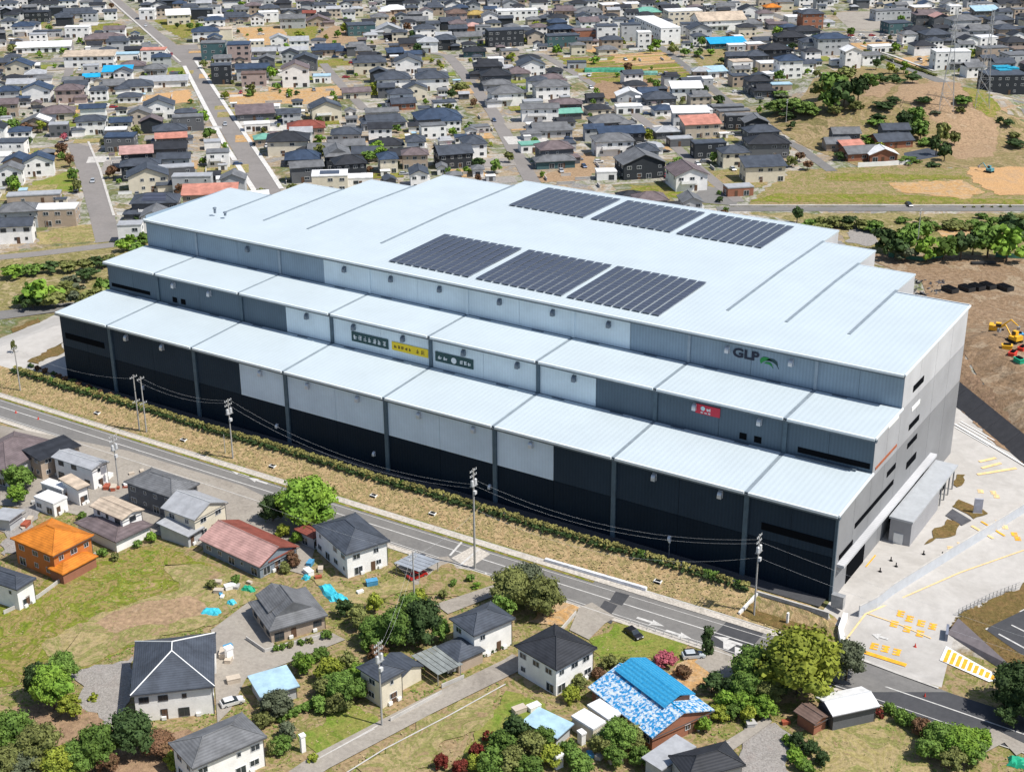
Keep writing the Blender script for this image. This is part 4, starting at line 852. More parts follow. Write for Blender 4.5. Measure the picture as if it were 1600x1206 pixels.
# ------------------------------------------------------------------ far town: x y width depth storeys roof roofcolour wallcolour (photo point of the roof centre)
FAR="""
58 188 12 9 1 G g T s2
27 247 9 8 1 G n T
53 300 17 5 1 f l T
30 322 11 8 2 h g G
24 345 10 7 2 g d W
84 320 14 7 2 f w T
90 171 13 10 1 h m C
145 165 10 5 2 g n W
141 184 11 7 2 h d W
189 186 8 6 2 g n C
248 160 12 9 2 G d W
188 209 11 8 2 f n D
213 234 11 6 2 s p N
219 252 13 7 2 h d N
230 268 13 8 2 G d C
243 308 14 9 2 h d D s1
203 346 7 5 2 f l W
265 198 12 8 2 h d G
267 211 11 4 2 s s D
265 226 12 8 2 g k D
272 242 11 6 2 g d G
275 257 12 5 2 f l D
300 271 13 5 2 f l G
328 296 17 7 2 s s T
356 275 8 4 1 f w W s1
293 179 12 6 2 f g D
58 17 14 9 2 f k N
36 38 11 8 2 h n W
74 47 15 6 1 f E_ G
68 70 27 7 1 s w W
122 18 20 10 1 i d G
121 40 13 6 2 f w W
163 57 20 10 1 h m T
140 84 24 7 2 s T W
193 82 15 7 1 f a W
240 75 12 8 2 f s W
184 108 13 7 1 s u W
143 117 7 5 1 g u W
208 99 11 8 1 h m G
243 104 10 8 1 h g G
256 123 21 6 1 s l W
178 129 12 8 1 i g T
213 130 14 10 1 h d W
30 99 12 8 2 G n C
55 112 9 7 1 h l G
58 136 12 8 2 G n W
34 127 12 7 1 g l W
108 136 11 8 2 h m P
12 138 9 7 2 h n G
10 158 9 7 2 g m T
230 13 9 7 2 f w W
278 20 13 9 2 s w C
315 13 12 7 2 f d N
321 46 14 9 2 h n W
349 43 9 8 2 f T C
333 64 12 8 3 f g E
373 66 11 10 3 f n P
345 99 9 7 3 f d N
394 103 15 7 2 g n G
396 112 11 7 2 f b P
461 103 12 9 3 G m W
477 89 11 8 2 G d D
412 77 12 6 1 g l G
457 76 14 6 1 g l W
512 74 16 9 1 i n T
368 24 15 9 1 i d P
419 17 11 7 2 f w W
457 26 14 8 2 g g G
497 30 13 9 1 G m T
483 18 7 5 2 g r T
563 36 15 11 2 f d E
503 116 8 6 1 f a W
398 172 15 9 1 s m D
420 163 9 5 1 f w W
401 190 10 5 1 f w W
508 163 12 9 2 G d C s1
478 194 14 9 1 h r T
450 213 15 11 2 h k C
506 228 11 7 1 g g E
541 222 13 7 1 g g E
478 255 11 6 2 g g D
515 268 12 8 2 f w C s1
331 218 6 5 1 f l W
412 212 7 6 1 h t T
541 204 11 8 1 h d G
557 273 11 6 1 f w W
606 44 14 9 1 G l G
650 30 13 9 1 g g D
615 12 14 9 1 h w T
713 18 11 8 2 h b P
743 20 10 8 1 h y T
715 34 9 7 2 h m W
738 38 7 7 1 h p R
643 64 13 9 1 g k T
668 62 10 8 2 h l W
696 58 10 9 2 h d N
730 54 14 8 1 g g G
617 79 8 6 1 s n N
577 93 15 10 2 i d C
637 92 12 10 2 G d W
613 118 15 12 2 h d W
675 117 14 11 2 h d W
625 142 10 7 2 h d W
629 157 10 7 1 g d R
596 171 13 5 1 g g G
598 186 17 9 1 i d G
683 178 18 13 1 h n D
741 77 11 8 1 h k E
762 99 13 10 2 i k D
774 113 13 10 2 h k D
776 128 12 7 1 h g G
790 140 14 10 2 h g W
807 14 24 8 2 f w W
788 44 19 9 3 f d N
808 110 11 10 1 h m G
556 140 12 6 1 g m C
876 42 13 8 2 h n N
878 53 17 8 2 f d E
913 45 12 8 2 f m R
948 38 11 8 3 f d W
985 36 10 7 3 f d G
1006 48 7 6 3 f w W
1027 33 42 11 3 f w W r-43
1010 16 15 10 1 h t T
1067 14 20 10 3 f w C
1078 35 10 7 2 f d G
920 15 13 9 1 h g G
882 14 13 9 1 i m T
901 95 9 5 1 f d G
829 97 12 10 2 G d W
861 119 10 7 1 h m T
861 130 15 9 2 h g W
843 165 15 6 2 g g W
884 158 13 7 1 h m D
885 173 12 4 1 s t D
982 163 11 5 1 f w W
983 145 11 7 1 G w G
1011 142 11 8 1 i n G
1029 149 13 10 1 h d D
1072 133 13 7 2 s w W
1078 171 14 6 2 s w G
950 185 14 10 1 h g D
970 203 17 6 2 s n N
957 214 14 9 2 h g W
858 198 17 9 1 i g G
866 226 12 9 2 h m D
866 246 14 6 1 h g E
828 222 8 6 1 f t W
1000 247 15 11 2 G g N
947 264 7 5 1 f w W
1017 225 8 6 1 h l W
1041 201 9 6 1 h l D
1062 213 9 5 1 f l D
1073 264 11 12 2 G m W
1192 253 14 8 2 s d C
1107 219 12 6 2 f d N
1094 188 14 8 2 s s B
1087 169 13 5 2 f w W
1136 163 13 5 2 f g D
1146 170 13 4 2 f g T
1159 177 13 5 2 f g N
1180 186 9 7 2 G g N
1189 200 12 8 2 h d D
1198 217 15 10 2 h k D
1154 288 9 5 1 f l R
1094 120 11 6 1 f w G
1157 93 10 7 2 f T W
1118 108 9 6 1 s a W
1150 84 10 6 2 g d D
1183 122 10 8 2 h k D
1192 137 9 8 1 i k D
1220 129 9 5 1 f a T
1232 90 11 9 3 h n W
1211 73 14 10 2 h k N
1180 83 10 9 2 h d D
1234 54 15 10 2 h k N
1256 45 15 9 2 h k D
1270 62 12 9 2 h d G
1298 56 16 9 3 h n G
1330 76 8 7 3 G w W
1208 112 9 6 1 f w G
1135 64 19 8 1 s u E
1178 66 9 6 1 f w P
1215 35 12 9 1 f m D
1122 27 27 16 2 g T W
1092 42 12 9 2 G d G
1171 34 13 9 1 h g G
1267 18 12 9 3 h d R
1241 24 10 8 1 f w G
1206 9 9 7 1 h o T
1401 33 14 10 2 f d E
1392 14 22 8 2 f g G
1434 44 12 9 2 h k N
1460 50 14 10 2 h d D
1446 20 13 9 2 i m D
1468 24 9 7 2 G p D
1505 28 17 10 2 h g G
1539 14 15 8 1 s a D
1561 28 14 9 1 h d D
1528 44 14 9 2 i g G
1572 42 12 9 2 h d T
1583 62 12 9 2 h k P
1495 56 15 9 1 i g D
1486 77 17 8 3 f w W
1551 72 14 7 2 f g T
1588 82 12 10 2 f g G
1568 112 18 12 3 f d N
1376 70 12 6 1 f w W
1505 96 14 6 1 g g D
1320 203 10 7 2 g g D
1307 219 9 7 1 g g T
1343 233 12 8 1 g g R
1397 197 10 7 2 g d D
1392 214 14 9 1 g d R
1378 236 10 6 1 G w R
1331 224 8 5 1 s s R
1150 68 9 5 1 f w G
1097 108 9 6 1 h l T
"""
FS=1.17
rnd=random.Random(3)
for line in FAR.strip().splitlines():
    q=line.split();px,py,w,d,fl=float(q[0]),float(q[1]),float(q[2]),float(q[3]),int(q[4]);rt,rc,wc=q[5:8]
    if rc=='E_': rc='d'
    rot=41+rnd.uniform(-6,6);sol=0
    for e in q[8:]:
        if e[0]=='s': sol=int(e[1])
        if e[0]=='r': rot=float(e[1:])
    H={1:3.0,2:5.7,3:8.6}[fl]*FS;p=at(px,py,H+.6)
    if h(p.x,p.y)>-2.9: zz=None
    ax_=None
    if rt in 'hGi' and w>9 and rnd.random()<.45:
        s_=rnd.choice((-1,1));ax_=[(s_*w*.45,-d*.42,w*.45,d*.5,2.6 if fl>1 else 2.4,'h' if rt!='G' else 'g',rc,wc)]
    kind='house' if max(w,d)<17 and fl<3 else 'building'
    o=house(p.x,p.y,rot,w,d,fl,rt,rc,wc,solar=sol,annex=ax_,balc=(fl==2 and rt!='f' and rnd.random()<.35),cat=kind,seed=int(px*7+py),name=kind);o.scale=(FS,FS,FS*.98);HOUSES[-1]=(p.x,p.y,max(w,d)/2*FS,o)
    if px>1370 and 100<py<125: o['label']='black box building wrapped in bright blue sheeting at right edge'
    else: queue(o,hlabel(fl,w,rt,rc,wc,px,py,kind))
# blue sheets of the building at the right edge
_b=at(1568,112,9.4)
sh_=B();
for k,(u,v,s_) in enumerate(((-6,-4,6),(0,0,7),(6,3,6),(2,6,9))): sh_.box(u-s_/2,v-2.5,.0,u+s_/2,v+2.5,.8+.3*k,mat('bright_blue_sheet',(.02,.33,.5),.5,var=.15))
sh_.obj('blue_sheet',None,_b,R_(42),label='bright blue sheeting heaped on the black building at the right edge',cat='sheeting')
# ------------------------------------------------------------------ filler houses between the listed ones
def inpoly(x,y,P):
    c=False;n=len(P);j=n-1
    for i in range(n):
        if (P[i][1]>y)!=(P[j][1]>y) and x<(P[j][0]-P[i][0])*(y-P[i][1])/(P[j][1]-P[i][1])+P[i][0]: c=not c
        j=i
    return c
def segd(px,py,a,b_):
    ax_,ay_=a;bx,by=b_;dx,dy=bx-ax_,by-ay_;t=max(0,min(1,((px-ax_)*dx+(py-ay_)*dy)/(dx*dx+dy*dy+1e-9)));return math.hypot(px-ax_-t*dx,py-ay_-t*dy)
def free(x,y,r,fields=True,hs=True,k=.82):
    for P,w in ROADS:
        for i in range(len(P)-1):
            if segd(x,y,P[i],P[i+1])<w+r*(1.25 if r>3.6 else .8): return False
    if fields:
        for P in FIELDS:
            if inpoly(x,y,P): return False
            for i in range(len(P)):
                if segd(x,y,P[i],P[(i+1)%len(P)])<r*.6: return False
    if hs:
        for (a,b_,rr,_) in HOUSES:
            if abs(a-x)+abs(b_-y)<40 and math.hypot(a-x,b_-y)<(rr+r)*k: return False
    return True
def intown(x,y):
    u,v=topx(x,y,-3)
    if not(-80<u<1680 and -25<v<360): return False
    if u<240 and v>362: return False
    if u>=1145 and v>240: return False
    if u>1195 and 120<v and not (u<1290 and v<130): return False
    if v>292 and u>430 and u<980: return False
    return True
c42,s42=math.cos(R_(42)),math.sin(R_(42))
FILL=[];rnd=random.Random(11)
NH=len(HOUSES)
for i in range(-90,60):
    for j in range(-60,60):
        u=i*9.+rnd.uniform(-3.5,3.5);v=j*9.+rnd.uniform(-3.5,3.5);x=-300+u*c42-v*s42;y=400+u*s42+v*c42
        if not intown(x,y): continue
        px,py=topx(x,y,0)
        w=rnd.choice([5,8.5,9.5,10.5,11.5,13]);d=w*rnd.uniform(.62,.85)
        if not free(x,y,w/2*1.12+rnd.uniform(.8,5.),k=.97): continue
        rt=rnd.choice('hhhiGggf');rc=rnd.choice('dddkkkggnmldkg') if rt!='f' else rnd.choice('wlgdw');wc=rnd.choice('WWWWWWCGGDNBT')
        FILL.append((x,y,w,d,rt,rc,wc,px,py));HOUSES.append((x,y,w/2*1.08,None))
FILL.sort(key=lambda q:-q[8])
tot=NH;stuff=B();ns=0
for (x,y,w,d,rt,rc,wc,px,py) in FILL:
    fl=1 if rnd.random()<.3 or w<7 else 2
    if tot<272:
        o=house(x,y,42+rnd.choice((0,0,0,90))+rnd.uniform(-7,7),w*1.08,d*1.08,fl,rt,rc,wc,balc=(fl==2 and rnd.random()<.3));tot+=1;o.scale=(1.02,1.02,1.1)
        queue(o,hlabel(fl,w,rt,rc,wc,px,py-8))
    else:
        ns+=1;H={1:3.,2:5.7}[fl];rb,_,_=roofB(rt,w,d,H,.5 if rt!='f' else .1,.42,roofm(rc))
        rb.box(-w/2,-d/2,-.8,w/2,d/2,H,wallm(wc))
        if rt=='G': rb.add([(-w/2,-d/2,H),(w/2,-d/2,H),(0,-d/2,H+w/2*.42-.05)],[(0,1,2)],wallm(wc))
        for f in range(fl):
            for k in range(3):
                if rnd.random()<.7: xx=-w/2+w*(k+.5)/3;rb.box(xx-.7,-d/2-.05,f*2.8+.9,xx+.7,-d/2,f*2.8+2.2,m_glass)
        a=R_(42+rnd.uniform(-4,4));ca,sa=math.cos(a),math.sin(a);z=h(x,y);vs_=[(x+p*ca-q*sa,y+p*sa+q*ca,z+r_) for p,q,r_ in rb.v]
        o0=len(stuff.v);stuff.v+=vs_;mp=[stuff.mi(m) for m in rb.ms]
        for f,m in zip(rb.f,rb.m): stuff.f.append([i+o0 for i in f]);stuff.m.append(mp[m])
print('far houses',NH,'fill',len(FILL),'stuff',ns)
if ns: stuff.obj('distant_houses',kind='stuff',label='mass of small distant houses filling the far town blocks',cat='houses')
# ------------------------------------------------------------------ near houses, from their eave corners in the photo (left, front, right)
def nh(L,F,R,ez,rt,rc,wc,fl,label,ov=.55,**k):
    zg=-3.;a,b_,c=[atz(*p,zg+ez) for p in (L,F,R)]
    v1=c-b_;v2=a-b_;ang=(math.atan2(v1.y,v1.x)+math.atan2(v2.y,v2.x)-math.pi/2)/2
    dd=(math.atan2(v2.y,v2.x)-math.atan2(v1.y,v1.x));ang=math.atan2(v1.y,v1.x)+(dd-math.pi/2)/2
    w,d=v1.length-2*ov,v2.length-2*ov;c_=b_+(v1+v2)/2
    o=house(c_.x,c_.y,math.degrees(ang),w,d,fl,rt,rc,wc,near=True,z0=zg,hgt=ez-.0,ov=ov,**k)
    o['label']=label;return o,w,d
nh((487,821),(540,866),(610,844),6.0,'h','d','W',2,'tall white house with slate hip roof between the big bright tree and metal carport',seed=5,solar=0)
nh((805,1008),(869,1048),(931,1011),6.0,'h','k','W',2,'square white house with charcoal hip roof beside the lower lane',seed=9)
nh((212,1002),(202,1087),(334,1071),6.0,'h','d','W',2,'large white house with slate roof and triangular front slope beside gravel yard',pit=.5,seed=4,annex=[(4.5,7,5,6,5.0,'g','d','W')],capm=m_white)
nh((262,1160),(300,1200),(418,1150),6.0,'h','g','W',2,'white house with grey tiled hip roof cut by the bottom edge',seed=6)
nh((388,940),(420,986),(512,960),3.2,'i','g','T',1,'grey tiled bungalow with hip-and-gable roof between green junk and central garden',pit=.5,seed=8,annex=[(-1,2.2,6,6.5,4.4,'G','g','T')])
nh((21,840),(81,871),(142,836),6.0,'h','o','O',2,'orange roofed two storey house at the left edge with brick orange wall',seed=3,annex=[(-1,-7,8.5,4.,2.7,'h','o','R')])
o_,w_,d_=nh((205,750),(265,783),(300,757),5.8,'h','g','D',2,'dark grey house with grey pyramid roof beside the main road',seed=2)
nh((262,792),(303,817),(345,785),5.8,'G','l','C',2,'cream house with light grey ribbed gable roof left of the pink roof',seed=12)
nh((250,821),(292,841),(314,824),3.0,'s','l','G',1,'low annex house with pale grey lean-to roof below the light grey gable',pit=.2,seed=1)
o_,w_,d_=nh((310,842),(405,886),(468,853),3.1,'G','p','S',1,'long bungalow with faded pink front roof and red rear roof beside weedy field',pit=.4,seed=13,annex=[(1.2,-6.6,7,4.2,2.9,'h','r','W')])
for ch in o_.children:
    if ch.name.startswith('roof'):
        ch.data.materials.append(roofm('r'))
        for p in ch.data.polygons:
            if p.center.x>.05 or p.center.y<-d_*.5: p.material_index=1
nh((462,826),(488,842),(505,832),3.2,'h','r','G',1,'small grey shed with red hip roof beside the tall white house',seed=15)
nh((139,790),(190,812),(226,795),5.6,'G','T','W',2,'white house with tan ribbed gable roof and mauve lower roof',pit=.25,seed=16)
nh((122,815),(178,850),(232,820),2.9,'h','m','W',1,'mauve lower hip roof skirting the tan roofed white house',pit=.2,seed=17,wins=False)
nh((86,712),(140,737),(164,722),5.6,'G','l','W',2,'white house with weathered light grey roof beside the steel utility pole',pit=.25,seed=18)
nh((37,706),(61,721),(124,695),5.4,'s','k','T',2,'dark striped lean-to roof house with beige end wall at the left',pit=.15,seed=19,solar=0)
nh((-45,716),(12,742),(76,692),4.6,'h','m','G',2,'large mauve brown hip roofed house cut by the left edge',seed=20)
nh((94,750),(119,766),(138,757),4.6,'s','T','W',1,'small white house with tan lean-to roof behind the white shed',pit=.15,seed=21)
nh((50,777),(82,791),(108,777),3.2,'f','w','W',1,'white flat roofed shed box above the orange roof',seed=22)
nh((62,755),(95,770),(112,760),3.0,'f','w','G',1,'second white flat roofed shed adjoining the white shed box',seed=23)
nh((-20,900),(22,926),(46,905),5.2,'h','d','W',2,'white house end with dark roof cut by the left edge below orange house',seed=24)
nh((-15,808),(15,818),(34,800),2.7,'s','l','G',1,'small pale grey metal roof at the left edge above the orange house',pit=.15,seed=25,wins=False)
nh((695,965),(740,989),(812,966),6.0,'h','d','W',2,'white and tan brick house with slate hip roof beside the lower lane',seed=26,skirt=0,annex=[(-6.2,-1.6,5.5,6.,2.8,'h','d','T')])
nh((557,1042),(595,1067),(633,1046),5.9,'h','d','C',2,'small cream two storey house with slate hip roof by the concrete pole',seed=27,annex=[(6.,1.6,4.6,5.5,3.1,'G','d','C')])
# blue roofed house, lower wide roof and raised upper roof
o_,w_,d_=nh((927,1073),(1017,1157),(1108,1108),3.2,'G','u','R',1,'farmhouse with weathered bright blue two level roof and dark red walls',pit=.33,seed=28)
m_blueroof=mat('worn_blue_roof',(.02,.25,.55),.5,scale=1.7,c2=(.6,.67,.73),wave=('Z',1.2,.2,1.));[n.inputs.__getitem__(1).__setattr__('default_value',.46) or n.inputs[2].__setattr__('default_value',.54) for n in m_blueroof.node_tree.nodes if n.type=='MAP_RANGE' and abs(n.inputs[1].default_value-.35)<1e-3];m_blueroof2=mat('blue_roof_upper',(.015,.24,.5),.5,scale=3,c2=(.06,.36,.6),wave=('Z',1.2,.25,1.))
for ch in o_.children:
    if ch.name.startswith('roof'): ch.data.materials[0]=m_blueroof
B().box(-w_*.10,-d_*.30,2.6,w_*.36,d_*.42,5.4,wallm('R')).obj('upper_wall',o_)
rb,_,_=roofB('G',w_*.46,d_*.74,5.4,.6,.36,m_blueroof2);rb.obj('upper_roof',o_,(w_*.13,d_*.06,0))
nh((828,1127),(870,1160),(884,1132),2.6,'s','a','G',1,'pale blue metal lean-to shed left of the white carport roofs',pit=.1,seed=30,wins=False)
nh((892,1119),(926,1147),(948,1129),2.8,'f','w','C',1,'white slab roof shed, left of the two behind the blue house',seed=31,wins=False)
nh((913,1102),(950,1130),(975,1116),3.0,'f','w','C',1,'white slab roof shed touching the blue roofed house',seed=32,wins=False)
nh((896,1142),(908,1153),(922,1146),2.2,'f','w','W',1,'tiny white box shed in front of the white slab roof',seed=33,wins=False)
nh((1284,1091),(1301,1124),(1364,1098),3.6,'g','w','D',1,'open barn with bright white metal gable roof beside the red brown shed',pit=.3,seed=34,wins=False)
nh((1243,1110),(1273,1133),(1295,1118),2.8,'G','b','R',1,'small shed with red brown gable roof attached to the white barn',pit=.35,seed=35,wins=False)
nh((1040,1178),(1075,1215),(1170,1196),4.5,'h','k','G',1,'charcoal hip roofed house cut by the bottom edge',seed=36)
nh((1005,1185),(1035,1205),(1085,1165),3.2,'s','l','G',1,'light grey lean-to roof at the bottom edge beside charcoal hip roof',pit=.1,seed=37,wins=False)
nh((385,1058),(407,1088),(470,1071),2.8,'s','a','G',1,'pale blue corrugated metal shed roof between gravel yard and garden',pit=.12,seed=38,wins=False)
nh((852,1172),(868,1190),(885,1180),2.4,'f','w','W',1,'small white flat shed at the bottom edge among shrubs',seed=39,wins=False)
nh((460,1148),(468,1156),(484,1150),3.2,'f','w','W',1,'narrow white storage cabin at the left end of mown plot',seed=40,wins=False)
nh((345,1012),(352,1020),(369,1012),2.6,'f','w','W',1,'small white gate building right of the triangular slate roof',seed=41,wins=False)
# carports
def carport(L,F,R,ez,m,label,stripe=True):
    zg=-3.;a,b_,c=[atz(*p,zg+ez) for p in (L,F,R)];v1=c-b_;v2=a-b_;o=thing('carport',label,'carport',Vector((b_.x,b_.y,zg)))
    e1,e2=v1.normalized(),v2.normalized()
    n=5
    for k in range(n):
        p=[v1*(k/n)+e1*.06,v1*((k+1)/n)-e1*.06];q=[p[0],p[1],p[1]+v2,p[0]+v2];t=[x_+Vector((0,0,ez)) for x_ in q];lo=[x_+Vector((0,0,ez-.08)) for x_ in q]
        B().add(t+lo,[(0,1,2,3),(7,6,5,4),(0,4,5,1),(1,5,6,2),(2,6,7,3),(3,7,4,0)],m).obj('roof_panel',o)
    for u in (.06,.94):
        for v in (.06,.94):
            q=v1*u+v2*v;B().box(q.x-.07,q.y-.07,0,q.x+.07,q.y+.07,ez-.1,m_metal).obj('post',o)
    return o
carport((615,879),(655,893),(688,876),2.6,mat('carport_panel',(.36,.39,.43),.4,.2,var=.1),'striped grey metal carport beside the road crossing with red car below')
carport((642,1024),(684,1054),(724,1037),2.7,mat('carport_translucent',(.26,.28,.27),.35,.1,var=.15),'grey translucent carport left of the brick based house')
# ------------------------------------------------------------------ vehicles
def car(px,py,rot,col,label,kind='sedan',s=1.,name='parked_car',group=None):
    p=at(px,py) if not isinstance(px,Vector) else px
    o=thing(name,label,'car',p,R_(rot),group)
    k='car_'+'_'.join('%d'%(c*100) for c in col)
    m=mat(k,col,.3,.2,var=.02,spec=.6)
    if k not in PM:
        b=B();prof=[(-2.1,.35),(-2.15,.75),(-2.0,.98),(-1.75,1.0),(1.0,.95),(1.95,.82),(2.15,.6),(2.1,.35)]
        def ext(pr,w0,mm,bb=b):
            n=len(pr);v=[(x,-w0,z) for x,z in pr]+[(x,w0,z) for x,z in pr]
            bb.add(v,[tuple(range(n))[::-1],tuple(range(n,2*n))]+[(i,(i+1)%n,n+(i+1)%n,n+i) for i in range(n)],mm)
        ext(prof,.84,m)
        t=[(-1.75,1.0),(-1.45,1.42),(.2,1.42),(.95,.97)]
        b.add([(-1.35,-.62,1.46),(.15,-.62,1.46),(.15,.62,1.46),(-1.35,.62,1.46),(-1.5,-.68,1.40),(.25,-.68,1.40),(.25,.68,1.40),(-1.5,.68,1.40)],[(0,1,2,3),(0,4,5,1),(1,5,6,2),(2,6,7,3),(3,7,4,0)],m)
        g=B().add([(-1.85,-.78,.98),(1.0,-.78,.96),(1.0,.78,.96),(-1.85,.78,.98),(-1.5,-.66,1.41),(.22,-.66,1.41),(.22,.66,1.41),(-1.5,.66,1.41)],[(0,1,5,4),(1,2,6,5),(2,3,7,6),(3,0,4,7)],m_glass)
        l=B().box(2.05,-.75,.58,2.17,-.45,.74,m_white)
        PM[k]=(b.mesh('body'),g.mesh('glazing'))
    if 'wheel' not in PM:
        PM['wheel']=B().cyl((0,-.1,0),(0,.1,0),.31,.31,m_black,10).cyl((0,-.12,0),(0,-.1,0),.17,.17,m_metal,8).mesh('wheel');PM['lamp']=B().box(-.05,-.16,-.07,.05,.16,.07,m_white).mesh('headlight')
    bo=put('body',PM[k][0],o);put('glazing',PM[k][1],o)
    for x in (-1.35,1.35):
        for y in (-.78,.78): put('wheel',PM['wheel'],o,(x,y,.31))
    for y in (-.6,.6): put('headlight',PM['lamp'],o,(2.11,y,.66))
    if s!=1: o.scale=(s,)*3
    return o
PM={}
car(990,993,-25,(.02,.02,.025),'black car parked on the lawn plot below the main road')
car(1083,1027,40,(.55,.6,.63),'silver car parked right of the pink shrub and lawn plot')
car(363,1100,60,(.7,.7,.7),'white car parked right of the triangular slate roofed house')
car(652,902,70,(.45,.02,.02),'red car under the striped grey metal carport')
car(712,1046,60,(.3,.32,.34),'grey car under the translucent carport')
# excavators and site machinery
m_oy=mat('machine_yellow',(.75,.42,.03),.45,var=.05);m_red=mat('machine_red',(.6,.05,.03),.5);m_blu=mat('machine_blue',(.1,.35,.6),.5);m_grn=mat('tarp_green',(.02,.35,.2),.6)
def excavator(p,rot,col,label,s=1.):
    o=thing('excavator',label,'excavator',p,R_(rot))
    for y in (-1.0,1.0): B().prism([(-1.7,y-.28),(1.7,y-.28),(1.7,y+.28),(-1.7,y+.28)],.1,.75,m_black).obj('track',o)
    B().box(-1.7,-1.1,.9,.9,1.1,1.7,col).box(-1.7,-1.1,1.7,-.8,1.1,2.1,col).obj('body',o)
    B().box(-.2,-1.1,1.7,1.,-.1,2.8,col).box(-.1,-1.15,1.9,1.05,-.05,2.6,m_glass).obj('cab',o)
    a=B();a.cyl((.8,.3,1.5),(3.,.3,3.6),.22,.18,col,6).cyl((3.,.3,3.6),(4.8,.3,2.2),.17,.13,col,6);a.obj('boom',o)
    B().box(4.5,-.1,1.2,5.2,.7,2.1,m_metal).obj('bucket',o);o.scale=(s,)*3;return o
excavator(at(1545,270),160,mat('machine_teal',(.1,.3,.35),.5),'small teal digger on orange soil in the right field',1.)
excavator(at(1556,520),10,m_oy,'yellow excavator on the earth works beside coloured machinery',1.2)
excavator(at(1584,535),150,m_oy,'second yellow excavator at the right edge above the red skips',1.1)
for i,(x,y,c,nm) in enumerate(((1590,527,m_blu,'blue'),(1582,556,m_red,'red'),(1592,566,m_grn,'green'),(1573,545,m_oy,'yellow'),(1597,548,m_red,'deep red'))):
    B().box(-1.3,-.8,0,1.3,.8,1.1,c).box(-1.45,-.95,1.1,1.45,.95,1.2,c).box(-.9,-.5,1.2,.9,.5,1.5,m_dark).obj('skip',None,at(x,y),.5+i,label=nm+' metal skip among the machinery on the earth works',cat='skip')
for i,(x,y) in enumerate(((1484,456),(1510,454),(1526,452),(1543,450),(1570,453))):
    o=thing('spoil_box','x','site box',at(x,y),R_(-30));queue(o,'black open pit box on the pale earth works')
    B().box(-2.4,-1.5,-.3,2.4,1.5,1.5,mat('black_sheet',(.03,.03,.032),.6)).obj('body',o);B().box(-2.2,-1.3,1.5,2.2,1.3,1.62,m_dark).obj('lid',o)
B().box(-4,-1,-.3,4,1,.8,mat('black_sheet',(.03,.03,.032),.6)).obj('dark_pile',None,at(1536,413),.6,label='long black covered pile at the top of the earth works',cat='pile')
wallstrip('green_site_fence',[(1388,402),(1440,408),(1475,402)],1.6,.1,mat('fence_green',(.06,.2,.15),.6),'green site hoarding behind the warehouse right end','fence')
wallstrip('green_site_fence',[(1555,402),(1580,404),(1620,406)],1.8,.1,mat('fence_green',(.06,.2,.15),.6),'green site hoarding at the right edge below the tree belt','fence')
wallstrip('plaster_wall',[(1340,262),(1380,260),(1425,257)],2.,.3,m_white,'white boundary wall below the hillside farm houses','wall')
# rubble heap behind warehouse
bb=B()
for k in range(70):
    p=at(1440+random.uniform(-28,38),452+random.uniform(-14,10));s_=random.uniform(.3,1.1);bb.add([(p.x+random.uniform(-s_,s_),p.y+random.uniform(-s_,s_),p.z+random.uniform(-.2,s_)) for _ in range(6)],[(0,1,2),(0,2,3),(0,3,4),(0,4,1),(5,2,1),(5,3,2),(5,4,3),(5,1,4)],mat('dark_rubble',(.09,.09,.1),.9))
bb.obj('rubble',kind='stuff',label='dark rubble heap behind the warehouse rear corner',cat='rubble')
# ------------------------------------------------------------------ poles and wires
def pole(px,py,H,kind,label,r=.2):
    p=at(px,py);o=thing('utility_pole',label,'utility pole',p,R_(0))
    B().cyl((0,0,-.3),(0,0,H),r,r*.62,m_rail,10).obj('shaft',o)
    if kind!='plain':
        for z in ((H-.5,H-1.6) if kind!='h' else (H-.7,H*.52)):
            B().box(-.06,-1.2,z-.06,.06,1.2,z+.06,m_metal).obj('crossarm',o)
            for y in (-1.05,-.5,.5,1.05): B().cyl((0,y,z+.05),(0,y,z+.4),.07,.05,m_white,6).obj('insulator',o)
    if kind=='t':
        for y in (-.55,.55): B().cyl((.1,y,H-3.6),(.1,y,H-2.5),.34,.34,m_frame,10).cyl((.1,y,H-2.5),(.1,y,H-2.3),.36,.1,m_metal,10).obj('transformer',o)
        B().box(-.3,-.9,H-3.8,.5,.9,H-3.65,m_metal).obj('platform',o);B().box(.1,-.35,H-5.6,.6,.35,H-4.9,m_frame).obj('switch_box',o)
    return o,p,H
PL=[pole(32,610,12.5,'n','concrete utility pole at the left edge of the straw embankment'),
 pole(218,672,15,'h','left pole of the twin utility poles on the straw embankment'),
 pole(229,675,15,'h','right pole of the twin utility poles on the straw embankment'),
 pole(364,716,15.5,'t','tall utility pole with transformers on the straw embankment'),
 pole(352,708,5,'plain','short pole beside the transformer pole on the embankment',.12),
 pole(742,888,23,'t','very tall utility pole with transformers by the road crossing',.26),
 pole(1178,962,18,'t','utility pole with transformers near the warehouse front right corner'),
 pole(186,762,13.5,'t','steel blue utility pole among houses beside the main road'),
 pole(597,1134,17,'t','concrete utility pole standing in front of the small cream house'),
 pole(648,952,13,'n','concrete utility pole beside the striped metal carport'),
 pole(1228,192,11,'n','pale utility pole rising from the clipped green mound'),
 pole(1431,402,17,'n','pale utility pole in front of the rear tree belt')]
POLES=[(p[1].x,p[1].y) for p in PL]
def wire(a,b_,za,zb,sag,label,off=0,r=.013):
    A=a[1]+Vector((0,off,za));Bq=b_[1]+Vector((0,off,zb));bb=B();prev=None;n=14
    for k in range(n+1):
        t=k/n;q=A.lerp(Bq,t)-A;q.z-=sag*4*t*(1-t)
        if prev is not None: bb.cyl(prev,q,r,r,m_frame,4)
        prev=q
    o=bb.obj('overhead_wire',None,A);queue(o,label)
